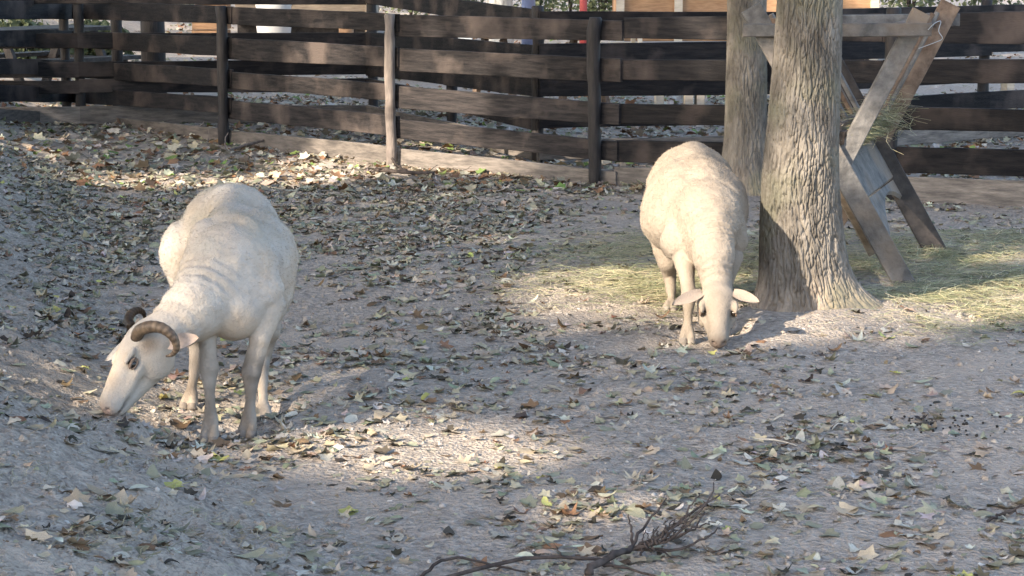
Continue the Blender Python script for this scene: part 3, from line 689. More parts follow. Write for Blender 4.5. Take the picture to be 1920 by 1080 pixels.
# ------------------------------------------------------------------ blades: hay, dry grass, straw
def blades(pos, length, width, lift, cols, seed, bend=.5, flat=False):
    r = np.random.default_rng(seed); n = len(pos); a = r.uniform(0, 2 * math.pi, n)
    d = np.stack([np.cos(a), np.sin(a), np.zeros(n)], 1); sd = np.stack([-np.sin(a), np.cos(a), np.zeros(n)], 1)
    l = length * r.uniform(.5, 1.3, n)[:, None]; ln = lift * r.uniform(-.1, 1.0, n)[:, None]; bd = r.normal(size=(n, 1)) * bend
    rows = []
    for t in (0, .33, .67, 1.0):
        c = pos + d * l * (t - .5) + sd * l * bd * (t - .5) ** 2 + np.array([0, 0, 1]) * (ln * l * math.sin(math.pi * (.15 + .7 * t)) if flat else ln * l * (t - .3 * t * t))
        w_ = width * (1 - .75 * t); rows.append(np.stack([c - sd * w_, c + sd * w_ + np.array([0, 0, width * .5])], 1))
    V = np.stack(rows, 1).reshape(-1, 3); b = np.arange(n)[:, None] * 8
    Q = np.concatenate([b + np.array([2 * i, 2 * i + 1, 2 * i + 3, 2 * i + 2]) for i in range(3)])
    return V, Q, np.repeat(cols, 8, axis=0)
def palette(n, cols, wts, r, var=.18):
    c = np.array(cols)[r.choice(len(cols), n, p=np.array(wts) / sum(wts))]; return np.clip(c * r.uniform(1 - var, 1 + var, (n, 1)) * (1 + r.normal(size=(n, 3)) * .04), 0.01, .9)
HAYC = [(.34, .33, .19), (.46, .41, .25), (.24, .255, .135), (.50, .44, .29), (.17, .185, .10)]
hayreg = [((1290, 500), (200, 60), 1.0), ((1250, 545), (210, 36), 1.1), ((1800, 520), (260, 75), 1.1), ((1650, 520), (90, 60), 1.0), ((1930, 590), (230, 40), .9), ((1500, 470), (120, 60), .7), ((1870, 440), (120, 40), .7)]
r = np.random.default_rng(50)
c = r.uniform((-0.3, 8.0), (3.4, 11.6), (150000, 2)); px, py = project(np.concatenate([c, gh(c[:, 0], c[:, 1])[:, None]], 1))
den = np.zeros(len(c))
for (cx, cy), (ax, ay), wt in hayreg: den = np.maximum(den, wt * np.exp(-((px - cx) / ax) ** 2 * 1.3 - ((py - cy) / ay) ** 2 * 1.3))
den = den * np.clip(.55 + 1.1 * xyn(c[:, 0], c[:, 1], 2.2, 1.3), .05, 1.3) * (np.hypot(c[:, 0] - TREE[0], c[:, 1] - 9) > .33)
c = c[r.uniform(size=len(c)) < den * .55]
pos = np.concatenate([c, (gz(c[:, 0], c[:, 1]) + r.uniform(.001, .02, len(c)))[:, None]], 1)
V, Q, cc = blades(pos, .14, .0016, .22, palette(len(pos), HAYC, [4, 4, 3, 2, 1.5], r), 51, .8, True)
h = mk('ground_hay', V, Q, M['hay'], None, True, cc); tag(h, 'loose green and yellow hay scattered on the dirt under the rack', 'hay', kind='stuff')
# hay in the rack
n = 1500; u = r.uniform(0.02, .98, n); s = r.uniform(-1, 1, n); hgt = np.abs(r.normal(size=n)) * .06
pos = (ctr[None] + DX[None] * u[:, None]) + np.stack([s * (.03 + hgt * .55), np.zeros(n), .035 + hgt], 1)
V, Q, cc = blades(pos, .13, .0018, .25, palette(n, HAYC, [4, 2, 4, 2, 2], r), 53, .9)
n2_ = 170; u = r.uniform(.35, 1.0, n2_); pos = (A0 + (A1 - A0) * .40)[None] + DX[None] * u[:, None] + np.stack([r.uniform(-.03, .09, n2_), np.zeros(n2_), r.uniform(-.08, .12, n2_)], 1)
V2_, Q2_, cc2 = blades(pos, .17, .0018, -.7, palette(n2_, HAYC, [2, 4, 2, 5, 1], r), 54, .9)
h = mk('rack_hay', np.concatenate([V, V2_]), np.concatenate([Q, Q2_ + len(V)]), M['hay'], None, True, np.concatenate([cc, cc2])); tag(h, 'green hay heaped in the trough of the wooden rack', 'hay', kind='stuff')
# dry grass on the bank and thin straw everywhere
c = r.uniform((-1.9, 3.6), (2.2, 9.5), (85000, 2)); px, py = project(np.concatenate([c, gh(c[:, 0], c[:, 1])[:, None]], 1))
den = 1.6 * np.exp(-((px - 140) / 300) ** 2 - ((py - 1000) / 110) ** 2) + .8 * np.exp(-((px - 560) / 160) ** 2 - ((py - 1010) / 70) ** 2) + .8 * np.exp(-((px - 1420) / 200) ** 2 - ((py - 990) / 60) ** 2) + .06
den *= np.clip(xyn(c[:, 0], c[:, 1], 5, 8.8) * 2.6 + .15, 0, 1.2)
c = c[r.uniform(size=len(c)) < den * .55]; pos = np.concatenate([c, gz(c[:, 0], c[:, 1])[:, None]], 1)
V, Q, cc = blades(pos, .055, .0011, .55, palette(len(pos), [(.34, .27, .17), (.24, .19, .12), (.42, .36, .25), (.20, .20, .10)], [3, 3, 2, 1], r), 55, .9)
h = mk('dry_grass', V, Q, M['hay'], None, True, cc); tag(h, 'thin dry grass and straw bits tangled on the bank and dirt', 'grass', kind='stuff')

# ------------------------------------------------------------------ fallen leaves
def outline(kind):
    if kind == 0: a = [(-90, .18), (-52, .52), (-20, .74), (5, .42), (33, .95), (60, .46), (76, .72), (90, 1.0), (104, .72), (120, .46), (147, .95), (175, .42), (200, .74), (232, .52)]
    elif kind == 1: a = [(-90, .75), (-55, .52), (-20, .42), (15, .43), (50, .55), (75, .78), (90, 1.0), (105, .78), (130, .55), (165, .43), (200, .42), (235, .52)]
    else: a = [(-90, .25), (-45, .62), (-8, .66), (12, .5), (40, .8), (62, .62), (90, .9), (118, .62), (140, .8), (168, .5), (188, .66), (225, .62)]
    return np.array([(math.cos(math.radians(t)) * q, math.sin(math.radians(t)) * q) for t, q in a])
def leaf_template(kind):
    o = outline(kind); k = len(o); V = np.concatenate([[[0, 0]], o * .55, o]); Fc = []
    for i in range(k):
        j = (i + 1) % k; Fc += [(0, 1 + i, 1 + j)]; Fc += [(1 + i, 1 + k + i, 1 + k + j), (1 + i, 1 + k + j, 1 + j)]
    return V, np.array(Fc)
TPL = [leaf_template(k) for k in range(3)]
def fan_template(k):
    o = outline(k); n_ = len(o); return np.concatenate([[[0, 0]], o]), np.array([(0, 1 + i_, 1 + (i_ + 1) % n_) for i_ in range(n_)])
FAN = [fan_template(k) for k in range(3)]
def leaf_shape(T, n, r, curl=1.0):
    """(n, K, 3) curled unit leaves"""
    x = T[None, :, 0] * r.uniform(.75, 1.1, (n, 1)); y = np.broadcast_to(T[None, :, 1], x.shape)
    a = r.uniform(-.25, .75, (n, 1)) * curl; b = r.uniform(-.3, .5, (n, 1)) * curl; c_ = r.uniform(-.5, .5, (n, 1)) * curl
    rr = x * x + y * y
    z = a * x * x + b * y * y + c_ * x * y + .055 * curl * r.normal(size=x.shape) * rr - .06 * np.abs(x)
    sh = 1 - .16 * np.clip(np.abs(z), 0, 1.2)
    return np.stack([x * sh, y * sh, z], -1)
def rot(n, r, tilt):
    yaw = r.uniform(0, 2 * math.pi, n); t = np.abs(r.normal(size=n)) * tilt; ta = r.uniform(0, 2 * math.pi, n)
    cy, sy = np.cos(yaw), np.sin(yaw); Z = np.zeros(n); O = np.ones(n)
    Rz = np.stack([np.stack([cy, -sy, Z], -1), np.stack([sy, cy, Z], -1), np.stack([Z, Z, O], -1)], 1)
    kx, ky = np.cos(ta), np.sin(ta); c_, s_ = np.cos(t), np.sin(t); v = 1 - c_
    Rt = np.stack([np.stack([c_ + kx * kx * v, kx * ky * v, ky * s_], -1), np.stack([kx * ky * v, c_ + ky * ky * v, -kx * s_], -1), np.stack([-ky * s_, kx * s_, c_], -1)], 1)
    return Rt @ Rz
LCOL = {'grey green': (.245, .235, .165), 'pale tan': (.37, .305, .22), 'brown': (.15, .098, .06), 'yellow green': (.40, .38, .13), 'russet': (.24, .135, .078), 'pale grey': (.42, .385, .315), 'dark': (.055, .047, .037)}
def leaf_density(px, py, x, y):
    d = np.full(px.shape, .28)
    def g_(cx, cy, ax, ay, wt): 
        nonlocal d; d = np.maximum(d, wt * np.exp(-((px - cx) / ax) ** 2 - ((py - cy) / ay) ** 2))
    g_(760, 430, 330, 110, 1.25); g_(170, 440, 260, 160, 1.2); g_(250, 250, 500, 40, .9); g_(900, 350, 330, 35, .7)
    g_(450, 830, 330, 60, 1.3); g_(620, 700, 300, 80, .8); g_(950, 640, 260, 60, .75); g_(800, 900, 300, 50, .9); g_(150, 600, 190, 80, 1.0)
    g_(1130, 980, 260, 80, 1.0); g_(1560, 880, 230, 90, .85); g_(1380, 700, 240, 50, .5); g_(1650, 790, 160, 40, .6); g_(1900, 980, 60, 60, 1.0); g_(1250, 800, 250, 60, .4)
    g_(130, 1020, 260, 70, .9); g_(620, 980, 160, 70, .7)
    def lo_(cx, cy, ax, ay, wt):
        nonlocal d; d = d * (1 - wt * np.exp(-((px - cx) / ax) ** 2 - ((py - cy) / ay) ** 2))
    lo_(290, 342, 120, 12, .75); lo_(555, 338, 80, 11, .7); lo_(690, 314, 110, 18, .6); lo_(830, 850, 130, 30, .75); lo_(1720, 690, 260, 60, .85); lo_(1180, 440, 150, 40, .75); lo_(1560, 605, 220, 26, .9); lo_(120, 865, 290, 75, .9); lo_(40, 515, 120, 30, .8); lo_(40, 690, 120, 45, .6); lo_(1820, 700, 220, 90, .6); lo_(1850, 850, 120, 120, .5); lo_(430, 950, 170, 40, .8); lo_(1130, 870, 200, 45, .7); lo_(1830, 900, 110, 70, .8); lo_(620, 560, 90, 35, .6); lo_(1200, 560, 220, 50, .7); lo_(1800, 520, 300, 70, .7); lo_(60, 690, 120, 30, .4)
    return d * np.clip(.72 + 1.7 * xyn(x, y, 2.6, 6.1), .05, 1.8)
r = np.random.default_rng(77)
c = r.uniform((-4.2, 3.6), (4.4, 15.2), (85000, 2)); px, py = project(np.concatenate([c, gh(c[:, 0], c[:, 1])[:, None]], 1))
ok = (px > -150) & (px < 2070) & (py < 1160); c, px, py = c[ok], px[ok], py[ok]
acc = r.uniform(size=len(c)) < leaf_density(px, py, c[:, 0], c[:, 1]) * 1.15
c, px, py = c[acc], px[acc], py[acc]
sz = np.clip(r.lognormal(-3.50, .36, len(c)), .012, .052)
cn = list(LCOL); wts = np.array([6, 4.8, 1.6, .15, .25, 2.8, 1.2]); ci = r.choice(len(cn), len(c), p=wts / wts.sum())
showpx = sz * F / c[:, 1]; showpx[(px < 10) | (px > 1910) | (py > 1070)] = 0
big = np.zeros(len(c), bool); big[np.argsort(-showpx)[:290]] = True
Vs, Qs, Cs = [], [], []; off_ = 0
base_cols = np.array([LCOL[k] for k in cn])
for kd in range(6):
    sel = np.where((~big) & ((c[:, 1] > 8.2) == (kd > 2)) & (np.array([0, 1, 1, 2, 2])[np.arange(len(c)) % 5] == kd % 3))[0]; n = len(sel); T, Fc = (TPL + FAN)[kd]
    L = leaf_shape(T, n, r, 1.35) * sz[sel][:, None, None]
    L = np.einsum('nij,nkj->nki', rot(n, r, .2), L)
    zz = gz(c[sel, 0], c[sel, 1]); low = np.sort(L[:, :, 2], 1)[:, 3]
    L = L + np.stack([c[sel, 0], c[sel, 1], zz - low + r.uniform(-.002, .008, n)], 1)[:, None, :]
    col = np.clip(base_cols[ci[sel]] * r.uniform(.75, 1.25, (n, 1)) * (1 + .05 * r.normal(size=(n, 3))), .01, .85)
    K = T.shape[0]; Vs.append(L.reshape(-1, 3)); Qs.append((Fc[None] + (np.arange(n) * K)[:, None, None]).reshape(-1, 3) + off_); off_ += n * K; Cs.append(np.repeat(col, K, axis=0))
lt = mk('leaf_litter', np.concatenate(Vs), np.concatenate(Qs), M['leaf'], None, True, np.concatenate(Cs)); tag(lt, 'dense litter of small dry curled leaves covering the paddock dirt', 'leaf litter', kind='stuff')
# crumbs: broken bits of leaf
nb = 34000; c2 = r.uniform((-3.4, 3.6), (3.6, 13.8), (nb, 2)); px2, py2 = project(np.concatenate([c2, gh(c2[:, 0], c2[:, 1])[:, None]], 1))
a2 = r.uniform(size=nb) < leaf_density(px2, py2, c2[:, 0], c2[:, 1]) * .7 + .12; c2 = c2[a2]; nb = len(c2)
T = np.array([(-1, -.3), (.2, -.8), (1, .1), (.1, .7)]); L = np.concatenate([T[None] * r.uniform(.5, 1.2, (nb, 4, 1)), r.normal(size=(nb, 4, 1)) * .3], 2) * np.clip(r.lognormal(-5.0, .4, nb), .003, .016)[:, None, None]
L = np.einsum('nij,nkj->nki', rot(nb, r, .4), L) + np.stack([c2[:, 0], c2[:, 1], gz(c2[:, 0], c2[:, 1]) + .004], 1)[:, None]
cb = palette(nb, [(.35, .31, .24), (.22, .16, .11), (.10, .085, .07), (.42, .37, .30)], [3, 3, 3, 2], r)
h = mk('leaf_crumbs', L.reshape(-1, 3), np.arange(nb * 4).reshape(-1, 4), M['leaf'], None, False, np.repeat(cb, 4, axis=0)); tag(h, 'tiny crumbs of broken leaf and bark strewn over the dirt', 'leaf crumbs', kind='stuff')
# the largest leaves one by one
LADJ = {'grey green': 'curled grey green', 'pale tan': 'curled pale tan', 'brown': 'shrivelled dark brown', 'yellow green': 'fresh yellow green', 'russet': 'dry russet orange', 'pale grey': 'bleached pale grey', 'dark': 'crumpled blackened'}
def leaf_place(x, y):
    if math.hypot(x + .95, y - 6.85) < .62: return 'around the horned sheep hooves'
    if x < np.interp(y, BY, BX) - .05: return 'on the sloping earth bank'
    if math.hypot(x - .3, y - 5.35) < .5: return 'beside the dead branch'
    if math.hypot(x - .85, y - 8.2) < .55: return 'near the hornless sheep'
    if x > .55: return 'on the bare dirt before the big tree'
    if x > -.35: return 'on the dirt between the two sheep'
    return 'on the dirt below the bank'
LM = {}; LME = {}; LKIND = (0, 2, 1, 1, 2, 0); LNAME = ('lobed', 'narrow', 'broad')
for k, cv in LCOL.items():
    cv = np.array(cv); LM[k] = material('leaf_' + k.replace(' ', '_'), tuple(cv * .72), tuple(np.clip(cv * 1.25, 0, .9)), scale=35, bump=.35, bscale=80, bdist=.004, rough=.8, spec=.12, trans=.04, objrand=.3)
    for q in range(6):
        T, Fc = TPL[LKIND[q]]; V = leaf_shape(T, 1, r, 1.2)[0]
        st = np.array([[-.03, T[0, 1] - .05, 0], [.03, -.05, 0], [.02, -.75, .1], [-.02, -.75, .1]])
        fl_ = [tuple(int(z) for z in t) for t in Fc] + [tuple(len(V) + z for z in (0, 1, 2, 3))]
        me = bpy.data.meshes.new('fallen_leaf'); me.from_pydata([tuple(p) for p in np.concatenate([V, st])], [], fl_); me.materials.append(LM[k]); me.update()
        me.polygons.foreach_set('use_smooth', np.full(len(me.polygons), True)); LME[k, q] = (me, float(np.sort(V[:, 2])[3]))
def put_leaf(x, y, size, k, q, tilt=.3, label=None):
    me, low = LME[k, q]; o = bpy.data.objects.new('fallen_leaf', me); COL.objects.link(o)
    o.location = (x, y, float(gz(x, y)) - low * size * .7 + .003); o.scale = (size,) * 3
    o.rotation_euler = (random.gauss(0, tilt), random.gauss(0, tilt), random.uniform(0, 6.28))
    sn = 'large' if size > .04 else 'small'; lb = label or '%s %s %s leaf %s' % (sn, LADJ[k], LNAME[LKIND[q]], leaf_place(x, y))
    tag(o, lb, 'leaf', None if label else lb.replace(' leaf ', ' leaves '))
    return o
for i in np.where(big)[0]: put_leaf(c[i, 0], c[i, 1], sz[i], cn[ci[i]], int(r.integers(6)), .16)
for px_, py_, s_, k, lb in ((412, 868, .068, 'yellow green', 'big flat yellow leaf just in front of the horned sheep\'s hooves'), (1135, 962, .05, 'yellow green', 'yellow green leaf lying beside the dead branch tip'), (1668, 1000, .055, 'russet', 'large orange tan leaf lying flat on bare grey dirt'), (1085, 978, .04, 'pale tan', 'small cream leaf next to the yellow leaf by the dead branch'), (1835, 880, .045, 'brown', 'dark brown leaf standing on edge on bare grey dirt'), (1425, 640, .04, 'russet', 'rust brown leaf on the dirt right of the hornless sheep\'s muzzle')):
    p = G(px_, py_); put_leaf(p[0], p[1], s_, k, 0 if k != 'russet' else 4, .12 if k != 'brown' else .7, lb)

# ------------------------------------------------------------------ droppings, pebbles
def blobs(name, pos, rad, mat, label, cat, seed):
    r_ = np.random.default_rng(seed); n = len(pos); ico = np.array([(0, 0, 1), (.9, 0, .4), (.28, .85, .4), (-.72, .53, .4), (-.72, -.53, .4), (.28, -.85, .4), (.72, .53, -.4), (-.28, .85, -.4), (-.9, 0, -.4), (-.28, -.85, -.4), (.72, -.53, -.4), (0, 0, -1)])
    fc = np.array([(0, 1, 2), (0, 2, 3), (0, 3, 4), (0, 4, 5), (0, 5, 1), (1, 6, 2), (2, 7, 3), (3, 8, 4), (4, 9, 5), (5, 10, 1), (6, 7, 2), (7, 8, 3), (8, 9, 4), (9, 10, 5), (10, 6, 1), (6, 11, 7), (7, 11, 8), (8, 11, 9), (9, 11, 10), (10, 11, 6)])
    V = ico[None] * r_.uniform(.75, 1.2, (n, 12, 1)) * r_.uniform(.7, 1.2, (n, 1, 3)) * rad[:, None, None]; V = np.einsum('nij,nkj->nki', rot(n, r_, 1.0), V) + pos[:, None]
    h_ = mk(name, V.reshape(-1, 3), (fc[None] + 12 * np.arange(n)[:, None, None]).reshape(-1, 3), mat, None, True); tag(h_, label, cat, kind='stuff')
g0 = G(1765, 797); n = 60; p = r.normal(size=(n, 2)) * [.10, .10] + g0[:2]; p = np.concatenate([p, r.uniform((.3, 6.4), (2, 8.0), (14, 2))])
blobs('sheep_droppings', np.concatenate([p, (gz(p[:, 0], p[:, 1]) + .003)[:, None]], 1), r.uniform(.0035, .0065, len(p)), M['dung'], 'scatter of small black sheep droppings on the bare dirt', 'droppings', 1)
n = 5500; p = r.uniform((-2, 3.6), (2.6, 9.5), (n, 2)); blobs('grit', np.concatenate([p, (gz(p[:, 0], p[:, 1]))[:, None]], 1), np.clip(r.lognormal(-5.9, .5, n), .0015, .011), M['pebble'], 'fine pale grit and small stones bedded in the dirt', 'grit', 2)

n = 22000; p = r.uniform((-2.4, 3.6), (2.8, 10), (n, 2)); w_ = .35 + .65 * (p[:, 0] < np.interp(p[:, 1], BY, BX) + .25); w_ *= np.clip(.6 + 1.5 * xyn(p[:, 0], p[:, 1], 3, 5.5), .1, 1.2); p = p[r.uniform(size=n) < w_]; n = len(p)
blobs('clods', np.concatenate([p, (gz(p[:, 0], p[:, 1]) - .001)[:, None]], 1), np.clip(r.lognormal(-5.15, .5, n), .003, .02), M['dirt'], 'small crumbly clods of dry earth on the bank and dirt', 'clods', 3)
# ------------------------------------------------------------------ dead branches
def branch(name, label, stems, mat, base):
    root = empty(name, base); tag(root, label, 'branch')
    for i, (pts, r0, r1) in enumerate(stems):
        cs = spline(pts, 14 if len(pts) > 2 else 8); rr = np.random.default_rng(i + 5); cs[1:-1] += rr.normal(size=cs[1:-1].shape) * .003
        v, f = tube(cs, np.linspace(r0, r1, len(cs)) * (.85 if name == 'dead_branch' else 1), 8); mk('main_stem' if i == 0 else 'twig', v, f, mat, root)
    return root
def gp_(px, py, up=0):
    p = G(px, py).copy(); p[2] = float(gz(p[0], p[1])) + up; return p
def air(px, py, gpy):                       # a point seen at (px,py) standing above ground seen at gpy
    g_ = G(px, gpy); return P(px, py, g_[1])
bc = gp_(1185, 1045, .03)
st = [([gp_(700, 1120, .0), air(900, 1066, 1090), air(1030, 1042, 1075), air(1130, 1050, 1070), bc, air(1260, 1008, 1060), air(1330, 940, 1050), air(1338, 905, 1040)], .0075, .002),
      ([bc, air(1230, 1010, 1040), air(1290, 968, 1030), air(1350, 928, 1020)], .008, .0025), ([bc, air(1240, 1015, 1050), air(1300, 990, 1050), air(1322, 960, 1040)], .007, .002),
      ([bc, air(1205, 990, 1030), air(1235, 955, 1020), air(1248, 935, 1015)], .006, .002), ([bc, air(1185, 1000, 1035), air(1178, 965, 1030)], .006, .002),
      ([bc, air(1260, 1030, 1050), air(1320, 1010, 1045), air(1350, 990, 1040)], .006, .002), ([gp_(1120, 1070, .02), gp_(1180, 1078, .02), gp_(1240, 1092, .01)], .006, .003),
      ([gp_(790, 1082, 0.0), air(830, 1050, 1072), air(900, 1052, 1070), gp_(985, 1078, .01)], .006, .003), ([air(1270, 985, 1045), air(1300, 940, 1040), air(1312, 925, 1035)], .004, .0015),
      ([gp_(1100, 1085, .02), gp_(1150, 1066, .035), bc], .013, .009), ([bc, air(1215, 1030, 1050), air(1290, 1046, 1052)], .005, .002), ([air(1225, 1015, 1045), air(1262, 985, 1040), air(1300, 975, 1038), air(1340, 952, 1036)], .0035, .0012),
      ([air(1060, 1046, 1075), air(1045, 1030, 1070), air(1040, 1020, 1068)], .003, .001)]
rt = np.random.default_rng(8)
for q in range(16):
    a_ = 1195 + rt.uniform(0, 95); b_ = 1040 - (a_ - 1195) * .55 + rt.uniform(-8, 10); dx_ = rt.uniform(-15, 60); dy_ = rt.uniform(15, 55)
    st.append(([air(a_, b_, 1056), air(a_ + dx_ * .5 + rt.normal() * 4, b_ - dy_ * .5, 1052), air(a_ + dx_, b_ - dy_, 1048)], .0042, .0013))
branch('dead_branch', 'bare dead branch with upturned twigs on the dirt, the largest branch lying about', st, M['twig'], tuple(gp_(1100, 1090)))
st = [([gp_(705, 328, .035), gp_(760, 334, .045), gp_(815, 335, .04)], .015, .011), ([gp_(765, 334, .045), air(748, 313, 332), air(734, 296, 331)], .013, .009), ([gp_(722, 331, .01), air(722, 318, 330), air(704, 314, 330), air(703, 328, 331)], .007, .004), ([gp_(765, 333, .02), air(800, 322, 331), air(820, 310, 330)], .004, .002), ([gp_(800, 334, .02), air(850, 325, 331), air(884, 312, 330)], .003, .0015)]
branch('fallen_stick', 'short forked dark stick lying at the foot of the pale fence post', st, M['twig'], tuple(gp_(760, 336)))
st = [([gp_(420, 290, .02), air(455, 274, 284), air(500, 262, 280), air(530, 265, 282), gp_(545, 276, .02), gp_(590, 274, .01)], .011, .006), ([gp_(424, 288, .02), air(422, 265, 285), air(428, 248, 284)], .006, .003), ([air(388, 268, 282), air(392, 255, 281), air(391, 242, 281)], .004, .002), ([air(470, 270, 283), air(463, 258, 283)], .004, .002)]
branch('crooked_stick', 'crooked grey stick leaning along the bottom fence board', st, M['postwood'], tuple(gp_(480, 285)))
st = [([gp_(1850, 978, .0), air(1880, 962, 972), air(1925, 945, 968)], .005, .003), ([air(1880, 962, 972), air(1905, 962, 970), gp_(1940, 975, .01)], .004, .002)]
branch('thin_stick', 'thin dark stick among leaves on the bare open dirt', st, M['twig'], tuple(gp_(1890, 975)))
for (a, b, nm) in (((1415, 828), (1495, 838), 0), ((1380, 940), (1405, 948), 1), ((1580, 800), (1560, 808), 2)):
    p0, p1 = gp_(*a, .006), gp_(*b, .004); v, f = tube(spline([p0, (p0 + p1) / 2 + [0, .01, .006], p1], 7), [.004, .004, .0038, .0035, .003, .0025, .0015], 6)
    o = mk('pale_twig', v, f, M['palestick']); tag(o, ['long bleached straw-pale twig on the bare dirt', 'short pale twig next to the tips of the dead branch', 'stubby pale twig on the bare dirt'][nm], 'twig')

# ------------------------------------------------------------------ beyond the fences
def ground_at(Y): return 0.0
def wall_of_planks(parent, x0, x1, Y, z0, z1, n, mat, seed, name='plank'):
    for i in range(n):
        a = z0 + (z1 - z0) * i / n; b = z0 + (z1 - z0) * (i + 1) / n - .012
        v, f = plank((x0, Y, b), (x1, Y, b), (x0, Y, a), (x1, Y, a), (0, -1, 0), .03, 4, .002, seed + i); mk(name, v, f, mat, parent, False)
def shed(name, label, px0, px1, Y, base, zt, nplank, mat, mpost, posts, depth=2.2):
    x0, x1 = wx(px0, Y), wx(px1, Y); root = empty(name, ((x0 + x1) / 2, Y, 0)); tag(root, label, 'shed')
    wall_of_planks(root, x0, x1, Y, base, zt, nplank, mat, 500)
    mk('side_wall', *box((x0 + .03, Y + depth / 2 + .02, (zt + base) / 2), (.05, depth, zt - base)), mat, root, False); mk('side_wall', *box((x1 - .03, Y + depth / 2 + .02, (zt + base) / 2), (.05, depth, zt - base)), mat, root, False)
    mk('back_wall', *box(((x0 + x1) / 2, Y + depth + .05, (zt + base) / 2), (x1 - x0, .05, zt - base)), mat, root, False)
    for p in posts: mk('corner_post', *box((wx(p, Y), Y - .05, zt / 2), (.11, .07, zt)), mpost, root, False)
    mk('roof', *merge([plank((x0 - .3, Y - .4, zt + .05), (x1 + .3, Y - .4, zt + .05), (x0 - .3, Y + depth + .4, zt + .5), (x1 + .3, Y + depth + .4, zt + .5), (0, .15, .98), .06, 4, .001, 3)]), M['roof'], root, False)
    mk('floor_joist', *box(((x0 + x1) / 2, Y + .3, base / 2), (x1 - x0, .15, base)), M['blackwood'], root, False)
    return root
shed('plank_shed', 'honey coloured plank shed with a pale corner post beyond the fences', 1163, 1640, 29.0, .28, 2.3, 10, M['orangewood'], M['palewood'], [1272, 1163, 1640])
shed('low_shed', 'beige plank shed with orange end beyond the fences', 440, 694, 36.0, .25, 2.2, 9, M['beigewood'], M['beigewood'], [690])
x0 = wx(394, 35.0); o = empty('timber_stack', (x0, 35, 0)); tag(o, 'stack of orange sawn timber beside the beige shed', 'timber')
for j in range(7): mk('board', *box((x0 + .01 * (j % 2), 35, .13 + j * .14), (.58, .5, .12)), M['orangewood'], o, False)
for dx in (-.2, .2): mk('bearer', *box((x0 + dx, 35, .03), (.1, .5, .08)), M['blackwood'], o, False)
bx_ = wx(512, 34.0); th = [(0, .24), (.05, .26), (.3, .285), (.34, .295), (.38, .285), (.6, .285), (.64, .295), (.68, .285), (.9, .26), (.95, .24), (.96, .02)]
v, f = tube([(bx_, 34.0, z) for z, _ in th], [q for _, q in th], 18); o = mk('barrel', v, f, M['white']); tag(o, 'white plastic barrel in front of the beige shed', 'barrel')
def picnic(name, label, X, Y, rz, mat, wdt=1.6):
    root = empty(name, (X, Y, 0), 0); tag(root, label, 'picnic table'); cr, sr = math.cos(rz), math.sin(rz)
    def tr(v): v = np.asarray(v); return np.stack([X + v[:, 0] * cr - v[:, 1] * sr, Y + v[:, 0] * sr + v[:, 1] * cr, v[:, 2]], 1)
    for j in range(5): v, f = box((0, -.3 + j * .15, .74), (wdt, .14, .04)); mk('table_board', tr(v), f, mat, root, False)
    for s_ in (-1, 1):
        for q in (0, 1): v, f = box((0, s_ * (.58 + .13 * q), .45), (wdt, .12, .04)); mk('bench_board', tr(v), f, mat, root, False)
        for t in (-1, 1): v, f = beam((s_ * wdt * .36, t * .25, .72), (s_ * wdt * .36, t * .62, -.02), .10, .045, (0, 1, 0)); mk('leg', tr(v), f, mat, root, False)
        v, f = box((s_ * wdt * .36 + .05, 0, .40), (.045, 1.4, .10)); mk('bearer', tr(v), f, mat, root, False)
    return root
picnic('picnic_table', 'brown picnic table behind the alley fence corner', wx(1012, 20.3), 20.3, .35, M['brownwood'], 1.3)
picnic('picnic_table', 'dark picnic table with splayed legs beyond the far end of the fence', wx(60, 21.5), 21.5, .9, M['blackwood'], 1.6)
picnic('picnic_table', 'beige bench table in front of the honey plank shed', wx(1300, 24), 24, 0.05, M['palewood'], 1.8)
def simple_post(name, label, px, Y, h_, r_, mat, cat, cap=True):
    x = wx(px, Y); v, f = tube([(x, Y, -.05), (x, Y, h_ * .5), (x, Y, h_ - .02), (x, Y, h_)], [r_ * 1.05, r_, r_, r_ * .75], 12); o = mk(name, v, f, mat); tag(o, label, cat); return o
simple_post('blue_pipe', 'blue pipe standing beside the pale tree beyond the fences', 991, 31, 1.75, .10, M['blue'], 'pipe')
simple_post('red_post', 'red painted post near the honey plank shed', 1094, 28, 1.7, .05, M['red'], 'post')
simple_post('dark_post', 'dark square-cut post beyond the far end of the fence, thinner of two', 217, 20, 1.6, .055, M['postdark'], 'post')
simple_post('dark_post', 'dark thick post beyond the far end of the fence, thicker of two', 285, 20.6, 1.6, .12, M['postdark'], 'post')
simple_post('log_post', 'short orange barked log post before the beige shed', 648, 31, .62, .11, M['orangewood'], 'post')
x = wx(826, 25); o = mk('feed_box', *merge([box((x, 25, .30), (.75, .5, .5)), box((x, 25, .57), (.80, .55, .04))]), M['greymetal'], None, False); tag(o, 'grey metal feed box beyond the alley fence', 'box')
x = wx(1250, 21.5); 
for nm, (pxx, Y, wd) in enumerate(((1265, 19.2, .35), (1345, 19.2, .4), (1800, 20.5, 1.3))):
    x = wx(pxx, Y); o = empty('bench', (x, Y, 0)); tag(o, ['short pale bench beyond the alley fence, narrower of two by the slim tree', 'pale bench beyond the alley fence, partly behind the slim tree', 'long pale bench beyond the fence behind the hay rack'][nm], 'bench')
    mk('seat', *box((x, Y, .42), (wd, .32, .06)), M['palewood'], o, False)
    for s_ in (-1, 1): mk('leg', *box((x + s_ * wd * .38, Y, .19), (.07, .28, .40)), M['palewood'], o, False)
